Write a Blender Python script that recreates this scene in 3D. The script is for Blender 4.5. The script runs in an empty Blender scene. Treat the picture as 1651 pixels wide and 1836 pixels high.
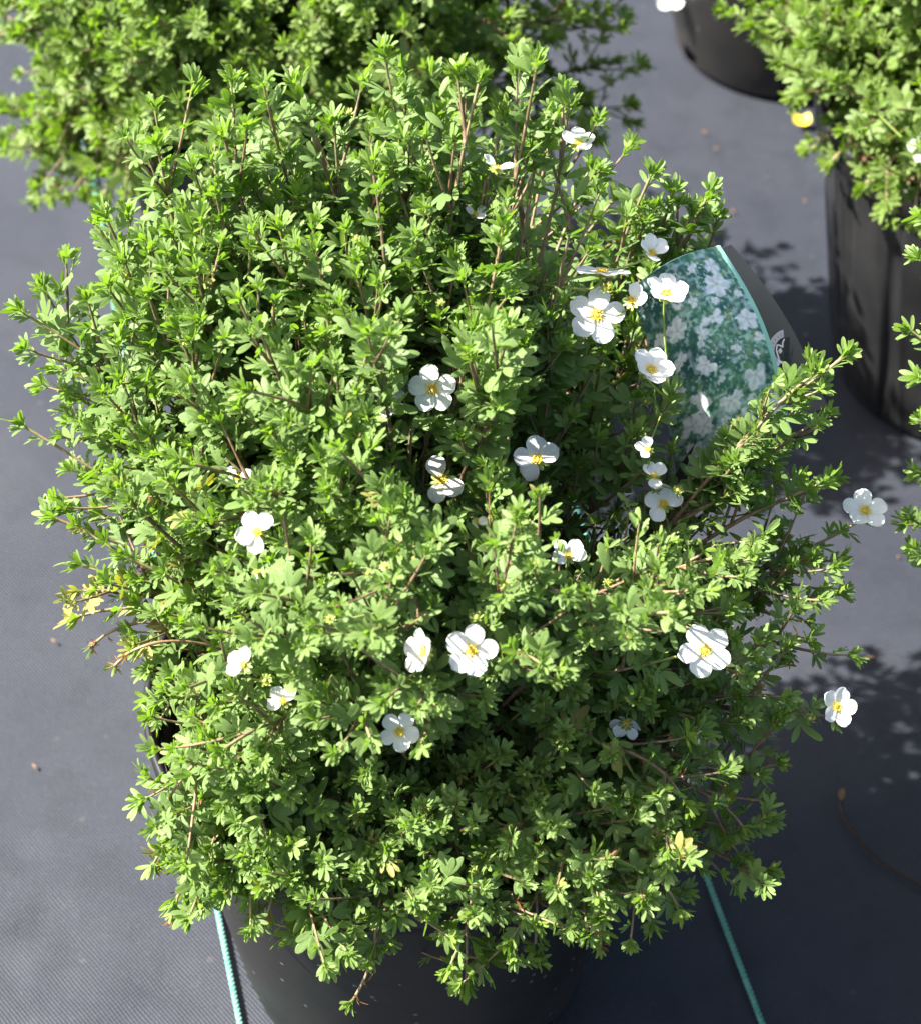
import bpy, math, random
import numpy as np
from mathutils import Vector, Matrix

scene = bpy.context.scene
COL = scene.collection
R = math.radians

# ------------------------------------------------------------------ camera
CAM_H = 1.16
FPX, CX, CY = 4100.0, 825.5, 918.0          # focal length and centre in pixels of a 1651 x 1836 picture
C45 = math.sqrt(0.5)
cam_d = bpy.data.cameras.new("camera")
cam = bpy.data.objects.new("camera", cam_d)
COL.objects.link(cam)
cam.location = (0, 0, CAM_H)
cam.rotation_euler = (R(45), 0, 0)
cam_d.sensor_fit = 'VERTICAL'
cam_d.sensor_height = 24.0
cam_d.lens = FPX / 1836.0 * 24.0
cam_d.clip_start = 0.05
cam_d.clip_end = 500
cam_d.dof.use_dof = True
cam_d.dof.focus_distance = 1.12
cam_d.dof.aperture_fstop = 7.0
scene.camera = cam

# ------------------------------------------------------------------ sky, sun, exposure
SUN_EL, SUN_BEYOND = R(50), R(3)
SUN_DIR = Vector((-math.cos(SUN_EL) * math.cos(SUN_BEYOND), math.cos(SUN_EL) * math.sin(SUN_BEYOND), math.sin(SUN_EL)))
world = bpy.data.worlds.new("World")
scene.world = world
world.use_nodes = True
wn = world.node_tree
sky = wn.nodes.new('ShaderNodeTexSky')
sky.sky_type = 'NISHITA'
sky.sun_disc = False
sky.dust_density = 3.5
sky.ozone_density = 0.5
sky.sun_elevation = SUN_EL
sky.sun_rotation = math.atan2(SUN_DIR.x, SUN_DIR.y)
bg = wn.nodes['Background']
bg.inputs['Strength'].default_value = 0.07
wn.links.new(sky.outputs[0], bg.inputs['Color'])
sun_d = bpy.data.lights.new("sun", 'SUN')
sun_d.energy = 5.0
sun_d.angle = R(0.55)
sun_d.color = (1.0, 0.968, 0.91)
sun = bpy.data.objects.new("sun", sun_d)
COL.objects.link(sun)
sun.rotation_euler = SUN_DIR.to_track_quat('Z', 'Y').to_euler()
scene.view_settings.view_transform = 'Standard'
scene.view_settings.look = 'None'
scene.view_settings.gamma = 1.0
scene.view_settings.exposure = 2.2
scene.cycles.max_bounces = 8
scene.cycles.transparent_max_bounces = 6

# ------------------------------------------------------------------ helpers
def at_y(px, py, y):
    """point of the world seen at a picture position, at distance y along the ground"""
    r = (py - CY) / FPX
    drop = y * (1 + r) / (1 - r)
    z = C45 * (drop + y)
    return np.array([(px - CX) / FPX * z, y, CAM_H - drop])

def at_h(px, py, h):
    r = (py - CY) / FPX
    drop = CAM_H - h
    y = drop * (1 - r) / (1 + r)
    z = C45 * (drop + y)
    return np.array([(px - CX) / FPX * z, y, h])

def project(P):
    P = np.asarray(P)
    drop = CAM_H - P[..., 2]
    y = P[..., 1]
    z = C45 * (drop + y)
    v = FPX * C45 * (drop - y) / z
    u = FPX * P[..., 0] / z
    return CX + u, CY + v, z

def at_depth(px, py, z):
    u, v = (px - CX) / FPX, (py - CY) / FPX
    return np.array([u * z, z * C45 * (1 - v), CAM_H - z * C45 * (1 + v)])

CAM_RIGHT = np.array([1.0, 0, 0])
CAM_UP = np.array([0, C45, C45])
CAM_BACK = np.array([0, -C45, C45])

def unit(v):
    v = np.asarray(v, float)
    return v / np.maximum(np.linalg.norm(v, axis=-1, keepdims=True), 1e-9)

def np_mesh(name, V, Q, mats=(), mi=None, smooth=True, attrs=None, sizes=None):
    """mesh from arrays; Q is (M,4) quads or a flat loop list with sizes"""
    me = bpy.data.meshes.new(name)
    V = np.asarray(V, dtype=np.float32)
    Q = np.asarray(Q, dtype=np.int32)
    me.vertices.add(len(V))
    me.vertices.foreach_set('co', V.ravel())
    if sizes is None:
        sizes = np.full(len(Q), Q.shape[1], dtype=np.int32)
    flat = Q.ravel()
    starts = np.concatenate([[0], np.cumsum(sizes)[:-1]]).astype(np.int32)
    me.loops.add(len(flat))
    me.loops.foreach_set('vertex_index', flat)
    me.polygons.add(len(sizes))
    me.polygons.foreach_set('loop_start', starts)
    for m in mats:
        me.materials.append(m)
    if mi is not None:
        me.polygons.foreach_set('material_index', np.asarray(mi, dtype=np.int32))
    me.polygons.foreach_set('use_smooth', np.full(len(sizes), smooth, dtype=bool))
    me.update(calc_edges=True)
    if attrs:
        for an, arr in attrs.items():
            a = me.attributes.new(an, 'FLOAT_COLOR', 'POINT')
            arr = np.asarray(arr, dtype=np.float32)
            if arr.shape[1] == 3:
                arr = np.concatenate([arr, np.ones((len(arr), 1), np.float32)], 1)
            a.data.foreach_set('color', arr.ravel())
    return me

def obj(name, me, parent=None):
    o = bpy.data.objects.new(name, me)
    COL.objects.link(o)
    if parent is not None:
        o.parent = parent
    return o

def thing(name, label, cat, loc=(0, 0, 0), group=None, mesh=None):
    o = bpy.data.objects.new(name, mesh)
    COL.objects.link(o)
    o.location = loc
    o['label'] = label
    o['category'] = cat
    if group:
        o['group'] = group
    return o

class Acc:
    """collects pieces into one mesh"""
    def __init__(s):
        s.V, s.F, s.S, s.M, s.A, s.n = [], [], [], [], [], 0
    def add(s, V, Q, m=0, a=None):
        V = np.asarray(V, float)
        Q = np.asarray(Q, np.int64)
        s.V.append(V)
        s.F.append((Q + s.n).ravel())
        s.S.append(np.full(len(Q), Q.shape[1], np.int32))
        s.M.append(np.full(len(Q), m, np.int32))
        s.A.append(np.zeros((len(V), 3)) if a is None else np.asarray(a, float))
        s.n += len(V)
    def mesh(s, name, mats, smooth=True, attr=None):
        return np_mesh(name, np.concatenate(s.V), np.concatenate(s.F), mats, np.concatenate(s.M), smooth,
                       {attr: np.concatenate(s.A)} if attr else None, np.concatenate(s.S))

def grid_quads(nu, nv, close_v=False):
    i = np.arange(nu - 1)[:, None]
    j = np.arange(nv if close_v else nv - 1)[None, :]
    a = i * nv + j
    b = i * nv + (j + 1) % nv
    return np.stack([a, b, b + nv, a + nv], -1).reshape(-1, 4)

def tube(P, rad, sides=6):
    P = np.asarray(P, float)
    n = len(P)
    T = unit(np.gradient(P, axis=0))
    ref = np.array([0.31, 0.2, 0.93]) if abs(T[0][2]) < 0.9 else np.array([1.0, 0.1, 0.0])
    U = unit(np.cross(T, ref))
    W = np.cross(T, U)
    ang = np.arange(sides) * 2 * math.pi / sides
    rad = np.broadcast_to(np.asarray(rad, float), (n,))
    V = P[:, None, :] + rad[:, None, None] * (np.cos(ang)[None, :, None] * U[:, None, :] + np.sin(ang)[None, :, None] * W[:, None, :])
    return V.reshape(-1, 3), grid_quads(n, sides, True)

def bezier(p0, p1, p2, p3, n):
    t = np.linspace(0, 1, n)[:, None]
    return (1 - t) ** 3 * p0 + 3 * (1 - t) ** 2 * t * p1 + 3 * (1 - t) * t * t * p2 + t ** 3 * p3

def resample(P, s):
    d = np.concatenate([[0], np.cumsum(np.linalg.norm(np.diff(P, axis=0), axis=1))])
    d /= d[-1]
    return np.stack([np.interp(s, d, P[:, k]) for k in range(3)], -1)

def lathe(profile, n, skip=None):
    pr = np.asarray(profile, float)
    ang = np.arange(n) * 2 * math.pi / n
    V = np.stack([pr[:, 0][:, None] * np.cos(ang), pr[:, 0][:, None] * np.sin(ang), np.broadcast_to(pr[:, 1][:, None], (len(pr), n))], -1).reshape(-1, 3)
    Q = grid_quads(len(pr), n, True)
    if skip is not None:
        i = Q[:, 0] // n
        j = Q[:, 0] % n
        Q = Q[~skip(i, j)]
    return V, Q

# ------------------------------------------------------------------ materials
class NT:
    def __init__(s, name):
        s.m = bpy.data.materials.new(name)
        s.m.use_nodes = True
        s.t = s.m.node_tree
        s.b = s.t.nodes['Principled BSDF']
        s.out = s.t.nodes['Material Output']
    def n(s, typ, **kw):
        nd = s.t.nodes.new(typ)
        for k, v in kw.items():
            if k in nd.inputs:
                nd.inputs[k].default_value = v
            else:
                setattr(nd, k, v)
        return nd
    def l(s, a, b):
        s.t.links.new(a, b)
    def mix(s, fac, a, b, mode='MIX'):
        nd = s.t.nodes.new('ShaderNodeMix')
        nd.data_type = 'RGBA'
        nd.blend_type = mode
        for sock, v in ((nd.inputs[0], fac), (nd.inputs[6], a), (nd.inputs[7], b)):
            if hasattr(v, 'type') and hasattr(v, 'links'):
                s.l(v, sock)
            elif isinstance(v, (tuple, list)):
                sock.default_value = (*v[:3], 1)
            else:
                sock.default_value = v
        return nd.outputs[2]
    def math(s, op, a, b=0.0, clamp=False):
        nd = s.t.nodes.new('ShaderNodeMath')
        nd.operation = op
        nd.use_clamp = clamp
        for sock, v in ((nd.inputs[0], a), (nd.inputs[1], b)):
            if hasattr(v, 'links'):
                s.l(v, sock)
            else:
                sock.default_value = v
        return nd.outputs[0]
    def ramp(s, fac, lo, hi):
        nd = s.t.nodes.new('ShaderNodeMapRange')
        nd.inputs[1].default_value = lo
        nd.inputs[2].default_value = hi
        s.l(fac, nd.inputs[0])
        return nd.outputs[0]
    def noise(s, vec, scale, detail=3.0, rough=0.55):
        nd = s.n('ShaderNodeTexNoise', Scale=scale, Detail=detail, Roughness=rough)
        if vec is not None:
            s.l(vec, nd.inputs['Vector'])
        return nd.outputs[0]
    def pos(s):
        return s.n('ShaderNodeTexCoord').outputs['Object']

def leaf_material(name, dark, mid, young, edge, under):
    k = NT(name)
    at = k.n('ShaderNodeAttribute', attribute_name='lf')
    sep = k.n('ShaderNodeSeparateColor')
    k.l(at.outputs['Color'], sep.inputs[0])
    rnd, age, ed = sep.outputs[0], sep.outputs[1], sep.outputs[2]
    c = k.mix(rnd, dark, mid)
    c = k.mix(age, young, c)
    p = k.pos()
    spots = k.noise(p, 900.0, 2.0)
    c = k.mix(k.math('MULTIPLY', k.ramp(spots, 0.40, 0.78), 0.22), c, edge)
    c = k.mix(k.math('MULTIPLY', k.ramp(ed, 0.76, 1.0), 0.42), c, edge)
    c = k.mix(k.math('MULTIPLY', k.ramp(ed, 0.10, 0.0), 0.35), c, edge)
    geo = k.n('ShaderNodeNewGeometry')
    c = k.mix(geo.outputs['Backfacing'], c, k.mix(0.6, c, under))
    k.l(c, k.b.inputs['Base Color'])
    k.b.inputs['Roughness'].default_value = 0.52
    k.b.inputs['Specular IOR Level'].default_value = 0.28
    bump = k.n('ShaderNodeBump', Strength=0.35, Distance=0.0006)
    k.l(k.noise(p, 420.0, 2.0), bump.inputs['Height'])
    k.l(bump.outputs[0], k.b.inputs['Normal'])
    tr = k.n('ShaderNodeBsdfTranslucent')
    hue = k.mix(1.0, c, (1.12, 1.35, 0.42), 'MULTIPLY')
    k.l(hue, tr.inputs['Color'])
    ms = k.n('ShaderNodeMixShader')
    ms.inputs[0].default_value = 0.46
    k.l(k.b.outputs[0], ms.inputs[1])
    k.l(tr.outputs[0], ms.inputs[2])
    k.l(ms.outputs[0], k.out.inputs['Surface'])
    return k.m

M_LEAF = leaf_material("leaf_green", (0.053, 0.117, 0.018), (0.148, 0.235, 0.037), (0.195, 0.288, 0.043), (0.24, 0.335, 0.115), (0.19, 0.275, 0.10))
M_LEAF_BRIGHT = leaf_material("leaf_bright_green", (0.058, 0.120, 0.014), (0.142, 0.222, 0.029), (0.190, 0.275, 0.036), (0.23, 0.31, 0.09), (0.18, 0.25, 0.08))
M_LEAF_YELLOW = leaf_material("leaf_yellowing", (0.26, 0.24, 0.05), (0.34, 0.30, 0.08), (0.3, 0.3, 0.06), (0.4, 0.33, 0.15), (0.3, 0.28, 0.1))
M_LEAF_DRY = leaf_material("leaf_withered", (0.16, 0.065, 0.025), (0.34, 0.16, 0.075), (0.30, 0.13, 0.06), (0.42, 0.26, 0.15), (0.30, 0.17, 0.09))

def stem_material():
    k = NT("stem_bark")
    at = k.n('ShaderNodeAttribute', attribute_name='st')
    sep = k.n('ShaderNodeSeparateColor')
    k.l(at.outputs['Color'], sep.inputs[0])
    c = k.mix(sep.outputs[0], (0.070, 0.038, 0.022), (0.19, 0.110, 0.058))
    c = k.mix(sep.outputs[1], c, (0.20, 0.19, 0.08))
    nz = k.noise(k.pos(), 260.0, 4.0)
    c = k.mix(k.math('MULTIPLY', k.ramp(nz, 0.45, 0.7), 0.55), c, (0.33, 0.24, 0.15))
    k.l(c, k.b.inputs['Base Color'])
    k.b.inputs['Roughness'].default_value = 0.6
    bump = k.n('ShaderNodeBump', Strength=0.6, Distance=0.0005)
    k.l(nz, bump.inputs['Height'])
    k.l(bump.outputs[0], k.b.inputs['Normal'])
    return k.m
M_STEM = stem_material()

def petal_material():
    k = NT("petal_white")
    at = k.n('ShaderNodeAttribute', attribute_name='pt')
    sep = k.n('ShaderNodeSeparateColor')
    k.l(at.outputs['Color'], sep.inputs[0])
    c = k.mix(k.ramp(sep.outputs[0], 0.30, 0.02), (0.80, 0.80, 0.77), (0.78, 0.72, 0.25))
    c = k.mix(k.math('MULTIPLY', sep.outputs[2], 1.0), c, (0.55, 0.36, 0.18))
    wv = k.math('SINE', k.math('MULTIPLY', sep.outputs[1], 60.0))
    c = k.mix(k.math('MULTIPLY', k.ramp(wv, 0.4, 1.0), 0.07), c, (0.60, 0.62, 0.58))
    k.l(c, k.b.inputs['Base Color'])
    k.b.inputs['Roughness'].default_value = 0.6
    k.b.inputs['Specular IOR Level'].default_value = 0.25
    bump = k.n('ShaderNodeBump', Strength=0.25, Distance=0.0004)
    k.l(wv, bump.inputs['Height'])
    k.l(bump.outputs[0], k.b.inputs['Normal'])
    tr = k.n('ShaderNodeBsdfTranslucent')
    k.l(c, tr.inputs['Color'])
    ms = k.n('ShaderNodeMixShader')
    ms.inputs[0].default_value = 0.3
    k.l(k.b.outputs[0], ms.inputs[1])
    k.l(tr.outputs[0], ms.inputs[2])
    k.l(ms.outputs[0], k.out.inputs['Surface'])
    return k.m
M_PETAL = petal_material()

def plain(name, col, rough=0.6, var=None, scale=200.0, bump=0.0, spec=0.4, metal=0.0):
    k = NT(name)
    if var is not None:
        nz = k.noise(k.pos(), scale, 4.0)
        k.l(k.mix(k.ramp(nz, 0.35, 0.68), col, var), k.b.inputs['Base Color'])
        if bump:
            b = k.n('ShaderNodeBump', Strength=0.7, Distance=bump)
            k.l(nz, b.inputs['Height'])
            k.l(b.outputs[0], k.b.inputs['Normal'])
    else:
        k.b.inputs['Base Color'].default_value = (*col, 1)
    k.b.inputs['Roughness'].default_value = rough
    k.b.inputs['Specular IOR Level'].default_value = spec
    return k.m

M_STAMEN = plain("stamen_yellow", (0.80, 0.58, 0.05), 0.6, (0.74, 0.44, 0.03), 900.0)
M_PISTIL = plain("pistil_yellow", (0.72, 0.60, 0.08), 0.6, (0.66, 0.46, 0.05), 1400.0, 0.0006)
M_SEPAL = plain("sepal_green", (0.17, 0.24, 0.05), 0.55, (0.26, 0.30, 0.07), 500.0)
M_BUD = plain("bud_yellow_green", (0.42, 0.44, 0.09), 0.55, (0.30, 0.36, 0.07), 400.0)
M_SOIL = plain("potting_soil", (0.020, 0.014, 0.010), 0.95, (0.075, 0.046, 0.03), 120.0, 0.004, 0.1)
M_CHIP = plain("bark_chip", (0.10, 0.045, 0.028), 0.85, (0.23, 0.12, 0.075), 160.0, 0.001, 0.2)

def pot_material():
    k = NT("black_pot_plastic")
    p = k.pos()
    dust = k.noise(p, 9.0, 5.0, 0.6)
    geo = k.n('ShaderNodeSeparateXYZ')
    k.l(p, geo.inputs[0])
    low = k.ramp(geo.outputs[2], 0.10, 0.0)
    f = k.math('MULTIPLY', k.ramp(dust, 0.35, 0.75), k.math('ADD', k.math('MULTIPLY', low, 0.35), 0.18), True)
    c = k.mix(f, (0.0085, 0.0088, 0.009), (0.062, 0.054, 0.048))
    sp = k.n('ShaderNodeTexVoronoi', Scale=95.0)
    k.l(p, sp.inputs['Vector'])
    sel = k.math('LESS_THAN', sp.outputs['Distance'], 0.12)
    sepc = k.n('ShaderNodeSeparateColor')
    k.l(sp.outputs['Color'], sepc.inputs[0])
    sel = k.math('MULTIPLY', sel, k.math('GREATER_THAN', sepc.outputs[0], 0.66))
    c = k.mix(k.math('MULTIPLY', sel, 0.3), c, (0.32, 0.30, 0.28))
    k.l(c, k.b.inputs['Base Color'])
    rr = k.math('ADD', k.math('MULTIPLY', dust, 0.25), 0.36)
    k.l(rr, k.b.inputs['Roughness'])
    k.b.inputs['Specular IOR Level'].default_value = 0.3
    bump = k.n('ShaderNodeBump', Strength=0.25, Distance=0.0015)
    k.l(k.noise(p, 60.0, 3.0), bump.inputs['Height'])
    k.l(bump.outputs[0], k.b.inputs['Normal'])
    return k.m
M_POT = pot_material()
M_POT_GLOSSY = plain("shiny_black_plastic", (0.009, 0.009, 0.0095), 0.30, (0.024, 0.024, 0.0245), 14.0, 0.0, 0.5)

def fabric_material():
    k = NT("woven_ground_fabric")
    p = k.pos()
    def bands(rot, scale):
        mp = k.n('ShaderNodeMapping')
        k.l(p, mp.inputs['Vector'])
        mp.inputs['Rotation'].default_value = (0, 0, rot)
        w = k.n('ShaderNodeTexWave', Scale=scale, Distortion=0.7, Detail=1.0)
        w.inputs['Detail Scale'].default_value = 0.3
        k.l(mp.outputs[0], w.inputs['Vector'])
        return w.outputs['Fac']
    w1 = bands(R(-40), 150.0)
    w2 = bands(R(50), 118.0)
    weave = k.math('MULTIPLY', w1, k.math('ADD', k.math('MULTIPLY', w2, 0.5), 0.5))
    big = k.noise(p, 5.5, 6.0, 0.6)
    fine = k.noise(p, 260.0, 3.0, 0.6)
    c = k.mix(weave, (0.0103, 0.0124, 0.0182), (0.0242, 0.0279, 0.0398))
    c = k.mix(k.math('MULTIPLY', k.ramp(big, 0.36, 0.66), 0.55), c, (0.0286, 0.0308, 0.0383))
    c = k.mix(k.math('MULTIPLY', k.ramp(fine, 0.56, 0.80), 0.42), c, (0.0401, 0.0441, 0.0564))
    med = k.noise(p, 34.0, 4.0, 0.65)
    c = k.mix(k.math('MULTIPLY', k.ramp(med, 0.52, 0.34), 0.45), c, (0.0103, 0.0121, 0.0173))
    crumbs = k.n('ShaderNodeTexVoronoi', Scale=46.0)
    k.l(p, crumbs.inputs['Vector'])
    sc = k.n('ShaderNodeSeparateColor')
    k.l(crumbs.outputs['Color'], sc.inputs[0])
    dot = k.math('MULTIPLY', k.math('LESS_THAN', crumbs.outputs['Distance'], 0.10), k.math('GREATER_THAN', sc.outputs[1], 0.80))
    c = k.mix(k.math('MULTIPLY', dot, 0.4), c, (0.0581, 0.0504, 0.0501))
    k.l(c, k.b.inputs['Base Color'])
    k.b.inputs['Roughness'].default_value = 0.62
    k.b.inputs['Specular IOR Level'].default_value = 0.3
    bump = k.n('ShaderNodeBump', Strength=0.5, Distance=0.0006)
    k.l(k.math('ADD', weave, k.math('MULTIPLY', fine, 0.8)), bump.inputs['Height'])
    k.l(bump.outputs[0], k.b.inputs['Normal'])
    return k.m
M_FABRIC = fabric_material()
M_CORD = plain("green_woven_cord", (0.085, 0.27, 0.20), 0.75, (0.17, 0.36, 0.29), 70.0, 0.0004, 0.2)
M_TWIG = plain("dark_twig", (0.022, 0.016, 0.012), 0.8, (0.05, 0.032, 0.022), 200.0, 0.0005, 0.2)
M_YPETAL = plain("yellow_petal", (0.74, 0.60, 0.04), 0.5, (0.70, 0.52, 0.03), 300.0)
M_DRYBIT = plain("dry_leaf_bit", (0.26, 0.13, 0.07), 0.8, (0.42, 0.28, 0.17), 200.0)

def print_material():
    k = NT("printed_tag_front")
    at = k.n('ShaderNodeAttribute', attribute_name='pr')
    k.l(at.outputs['Color'], k.b.inputs['Base Color'])
    k.b.inputs['Roughness'].default_value = 0.5
    k.b.inputs['Specular IOR Level'].default_value = 0.25
    return k.m
M_PRINT = print_material()
M_TAGBACK = plain("tag_back_grey", (0.032, 0.034, 0.035), 0.45, (0.037, 0.039, 0.040), 40.0)
M_TAGEDGE = plain("tag_edge_aqua", (0.24, 0.52, 0.45), 0.4)
M_EMBLEM = plain("emblem_grey", (0.24, 0.24, 0.28), 0.5, (0.27, 0.27, 0.31), 300.0)
M_EMBLEM_DARK = plain("emblem_dark", (0.022, 0.024, 0.025), 0.5)
M_EMBLEM_LIGHT = plain("emblem_light", (0.42, 0.42, 0.48), 0.5)
M_EMBLEM_INK = plain("emblem_ink", (0.13, 0.13, 0.16), 0.5)

# ------------------------------------------------------------------ ground
def build_ground():
    def axis(lo, hi, n, c):
        inner = np.linspace(lo, hi, n)
        k = np.geomspace(0.05, 60.0, 22)
        return np.concatenate([lo - k[::-1], inner, hi + k])
    X = axis(-0.9, 0.9, 181, 0)
    Y = axis(0.3, 2.3, 201, 0)
    gx, gy = np.meshgrid(X, Y, indexing='ij')
    rg = np.random.default_rng(5)
    Z = np.zeros_like(gx)
    for _ in range(26):
        a = rg.uniform(0, math.pi)
        f = rg.uniform(4, 22)
        Z += 0.0009 * (8 / (f + 4)) * np.sin((gx * math.cos(a) + gy * math.sin(a)) * f + rg.uniform(0, 6.3))
    # small crumpled dents near the left front corner
    for _ in range(16):
        cx, cy = rg.uniform(-0.33, -0.16), rg.uniform(0.72, 0.86)
        L, Wd, a = rg.uniform(0.008, 0.018), rg.uniform(0.003, 0.006), rg.uniform(0.3, 1.3)
        dx, dy = gx - cx, gy - cy
        u = dx * math.cos(a) + dy * math.sin(a)
        w = -dx * math.sin(a) + dy * math.cos(a)
        Z += -0.0030 * np.exp(-(u / L) ** 2 - (w / Wd) ** 2)
    fade = np.clip(1.6 - np.maximum(np.abs(gx), np.abs(gy - 1.3)) , 0, 1)
    Z = Z * fade - 0.003
    V = np.stack([gx, gy, Z], -1).reshape(-1, 3)
    Q = grid_quads(len(X), len(Y))[:, ::-1]
    o = obj("ground", np_mesh("ground", V, Q, [M_FABRIC]))
    o['kind'] = 'structure'
build_ground()

# ------------------------------------------------------------------ pots
POT_R = 0.140
def build_pot(name, loc, label, rot=0.0, holes=6, wrinkle=0.0):
    t = thing(name, label, "plant pot", loc, "black nursery pots on the ground cloth")
    n = 120
    prof = [(0.0, 0.004), (0.070, 0.004), (0.078, 0.0), (0.0935, 0.0), (0.0975, 0.003), (0.0995, 0.008), (0.1015, 0.020), (0.1045, 0.032),
            (0.112, 0.085), (0.1215, 0.15), (0.1285, 0.200), (0.1320, 0.2205), (0.1300, 0.2207), (0.1260, 0.195), (0.118, 0.15), (0.108, 0.085), (0.098, 0.012), (0.0, 0.010)]
    per = n // holes
    def skip(i, j):
        k = (j + 3) % per
        return (i >= 4) & (i <= 5) & (k < 4)
    V, Q = lathe(prof, n, skip)
    if wrinkle:
        prof = np.asarray(prof)
        fine = np.interp(np.linspace(0, 15, 61), np.arange(len(prof)), np.arange(len(prof)))
        prof = np.stack([np.interp(fine, np.arange(len(prof)), prof[:, k]) for k in range(2)], -1)
        prof = prof[:58]
        n = 480
        V, Q = lathe(prof, n)
        r2 = np.random.default_rng(4)
        an = np.arctan2(V[:, 1], V[:, 0])
        zz = V[:, 2]
        dr = np.zeros(len(V))
        for _ in range(95):
            a0, w, amp = r2.uniform(-math.pi, math.pi), r2.uniform(0.014, 0.040), r2.uniform(-1, 0.5)
            lean, z0, zl = r2.normal(0, 0.35), r2.uniform(0.03, 0.21), r2.uniform(0.05, 0.18)
            dd = (an - a0 - lean * (zz - z0) + math.pi) % (2 * math.pi) - math.pi
            dr += amp * np.exp(-(dd / w) ** 2 - ((zz - z0) / zl) ** 2)
        rad = np.hypot(V[:, 0], V[:, 1])
        on = np.clip((rad - 0.08) / 0.02, 0, 1)
        V[:, :2] *= (1 + wrinkle * np.clip(dr, -1.1, 0.9) * on / np.maximum(rad, 0.05))[:, None]
    b = obj("pot_wall", np_mesh("pot_wall", V, Q, [M_POT_GLOSSY if wrinkle else M_POT]), t)
    b.rotation_euler = (0, 0, rot)
    rim = [(0.1322, 0.2175), (0.1365, 0.2185), (0.1385, 0.221), (POT_R, 0.236), (POT_R, 0.2400), (0.1388, 0.2425), (0.1365, 0.2425), (0.1352, 0.240), (0.1335, 0.222), (0.1322, 0.2175)]
    V, Q = lathe(rim, 120)
    obj("rim", np_mesh("rim", V, Q, [M_POT]), t)
    rg = np.random.default_rng(int(abs(loc[0]) * 1000) + 3)
    pr = [(0.0, 0.208), (0.02, 0.210), (0.045, 0.2085), (0.07, 0.207), (0.09, 0.206), (0.11, 0.205), (0.1275, 0.203), (0.119, 0.16), (0.1, 0.03), (0.0, 0.028)]
    V, Q = lathe(pr, 64)
    V[:, 2] += (V[:, 2] > 0.2) * rg.uniform(-0.003, 0.003, len(V)) * (np.hypot(V[:, 0], V[:, 1]) < 0.12)
    a = Acc()
    a.add(V, Q, 0)
    for _ in range(420):
        r = 0.122 * math.sqrt(rg.uniform(0.0, 1))
        an = rg.uniform(0, 6.283)
        L, Wd, H = rg.uniform(0.004, 0.013), rg.uniform(0.002, 0.006), rg.uniform(0.001, 0.0025)
        v = np.array([(-1, -.6, -1), (1, -.8, -1), (.8, .7, -1), (-.9, .9, -1), (-1, -.6, 1), (.9, -.7, 1), (.8, .6, 1), (-.8, .8, 1)], float)
        v = v * np.array([L, Wd, H]) * 0.5 + rg.uniform(-0.0005, 0.0005, (8, 3))
        m = np.array(Matrix.Rotation(rg.uniform(0, 6.28), 3, 'Z') @ Matrix.Rotation(rg.uniform(-.5, .5), 3, 'X') @ Matrix.Rotation(rg.uniform(-.4, .4), 3, 'Y'))
        v = v @ m.T + np.array([r * math.cos(an), r * math.sin(an), 0.211 + rg.uniform(-0.001, 0.002)])
        a.add(v, [(3, 2, 1, 0), (4, 5, 6, 7), (0, 1, 5, 4), (1, 2, 6, 5), (2, 3, 7, 6), (3, 0, 4, 7)], 1)
    if wrinkle:
        a.V = [np.asarray(v) * np.array([0.945, 0.945, 1.0]) for v in a.V]
    s = obj("soil", a.mesh("soil", [M_SOIL, M_CHIP], smooth=False), t)
    return t

MAIN = np.array([-0.027, 0.788, 0.0])
BACK = np.array([-0.120, 1.375, 0.0])
RIGHT = np.array([0.386, 1.321, 0.0])
FAR = np.array([0.2926, 1.765, 0.0])
SIDE = np.array([0.480, 0.850, 0.0])
build_pot("nursery_pot", MAIN, "dusty black plastic pot in front under the white flowering shrub", 0.33)
build_pot("nursery_pot", BACK, "black pot behind the flowering shrub, almost hidden under bushy foliage", 1.0)
build_pot("nursery_pot", RIGHT, "wrinkled shiny black pot at the right edge with dark streaks down its side", 0.2, 6, 0.0038)
build_pot("nursery_pot", FAR, "black pot farthest away at the top, its rounded base on the cloth", 0.52)
build_pot("nursery_pot", SIDE, "black pot just outside the right edge carrying the shrub whose tips reach in", 0.7)

# ------------------------------------------------------------------ leaves
class Leaves:
    KEYS = ('pos', 'ax', 'nr', 'len', 'wid', 'curl', 'fold', 'rnd', 'age', 'mat', 'sid', 'sp')
    def __init__(s):
        s.d = {k: [] for k in s.KEYS}
        s.mark = {}                                   # which stem, and where along it, the next leaves grow
    def add(s, **kw):
        n = len(kw['pos'])
        for k in s.KEYS:
            v = np.asarray(kw.get(k, s.mark[k] if k in s.mark else 0.0), float)
            if k in ('pos', 'ax', 'nr'):
                s.d[k].append(v.reshape(n, 3))
            else:
                s.d[k].append(np.broadcast_to(v, (n,)).copy())
    def cat(s):
        if not s.d['pos']:
            return None
        return {k: np.concatenate(v) for k, v in s.d.items()}

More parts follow.
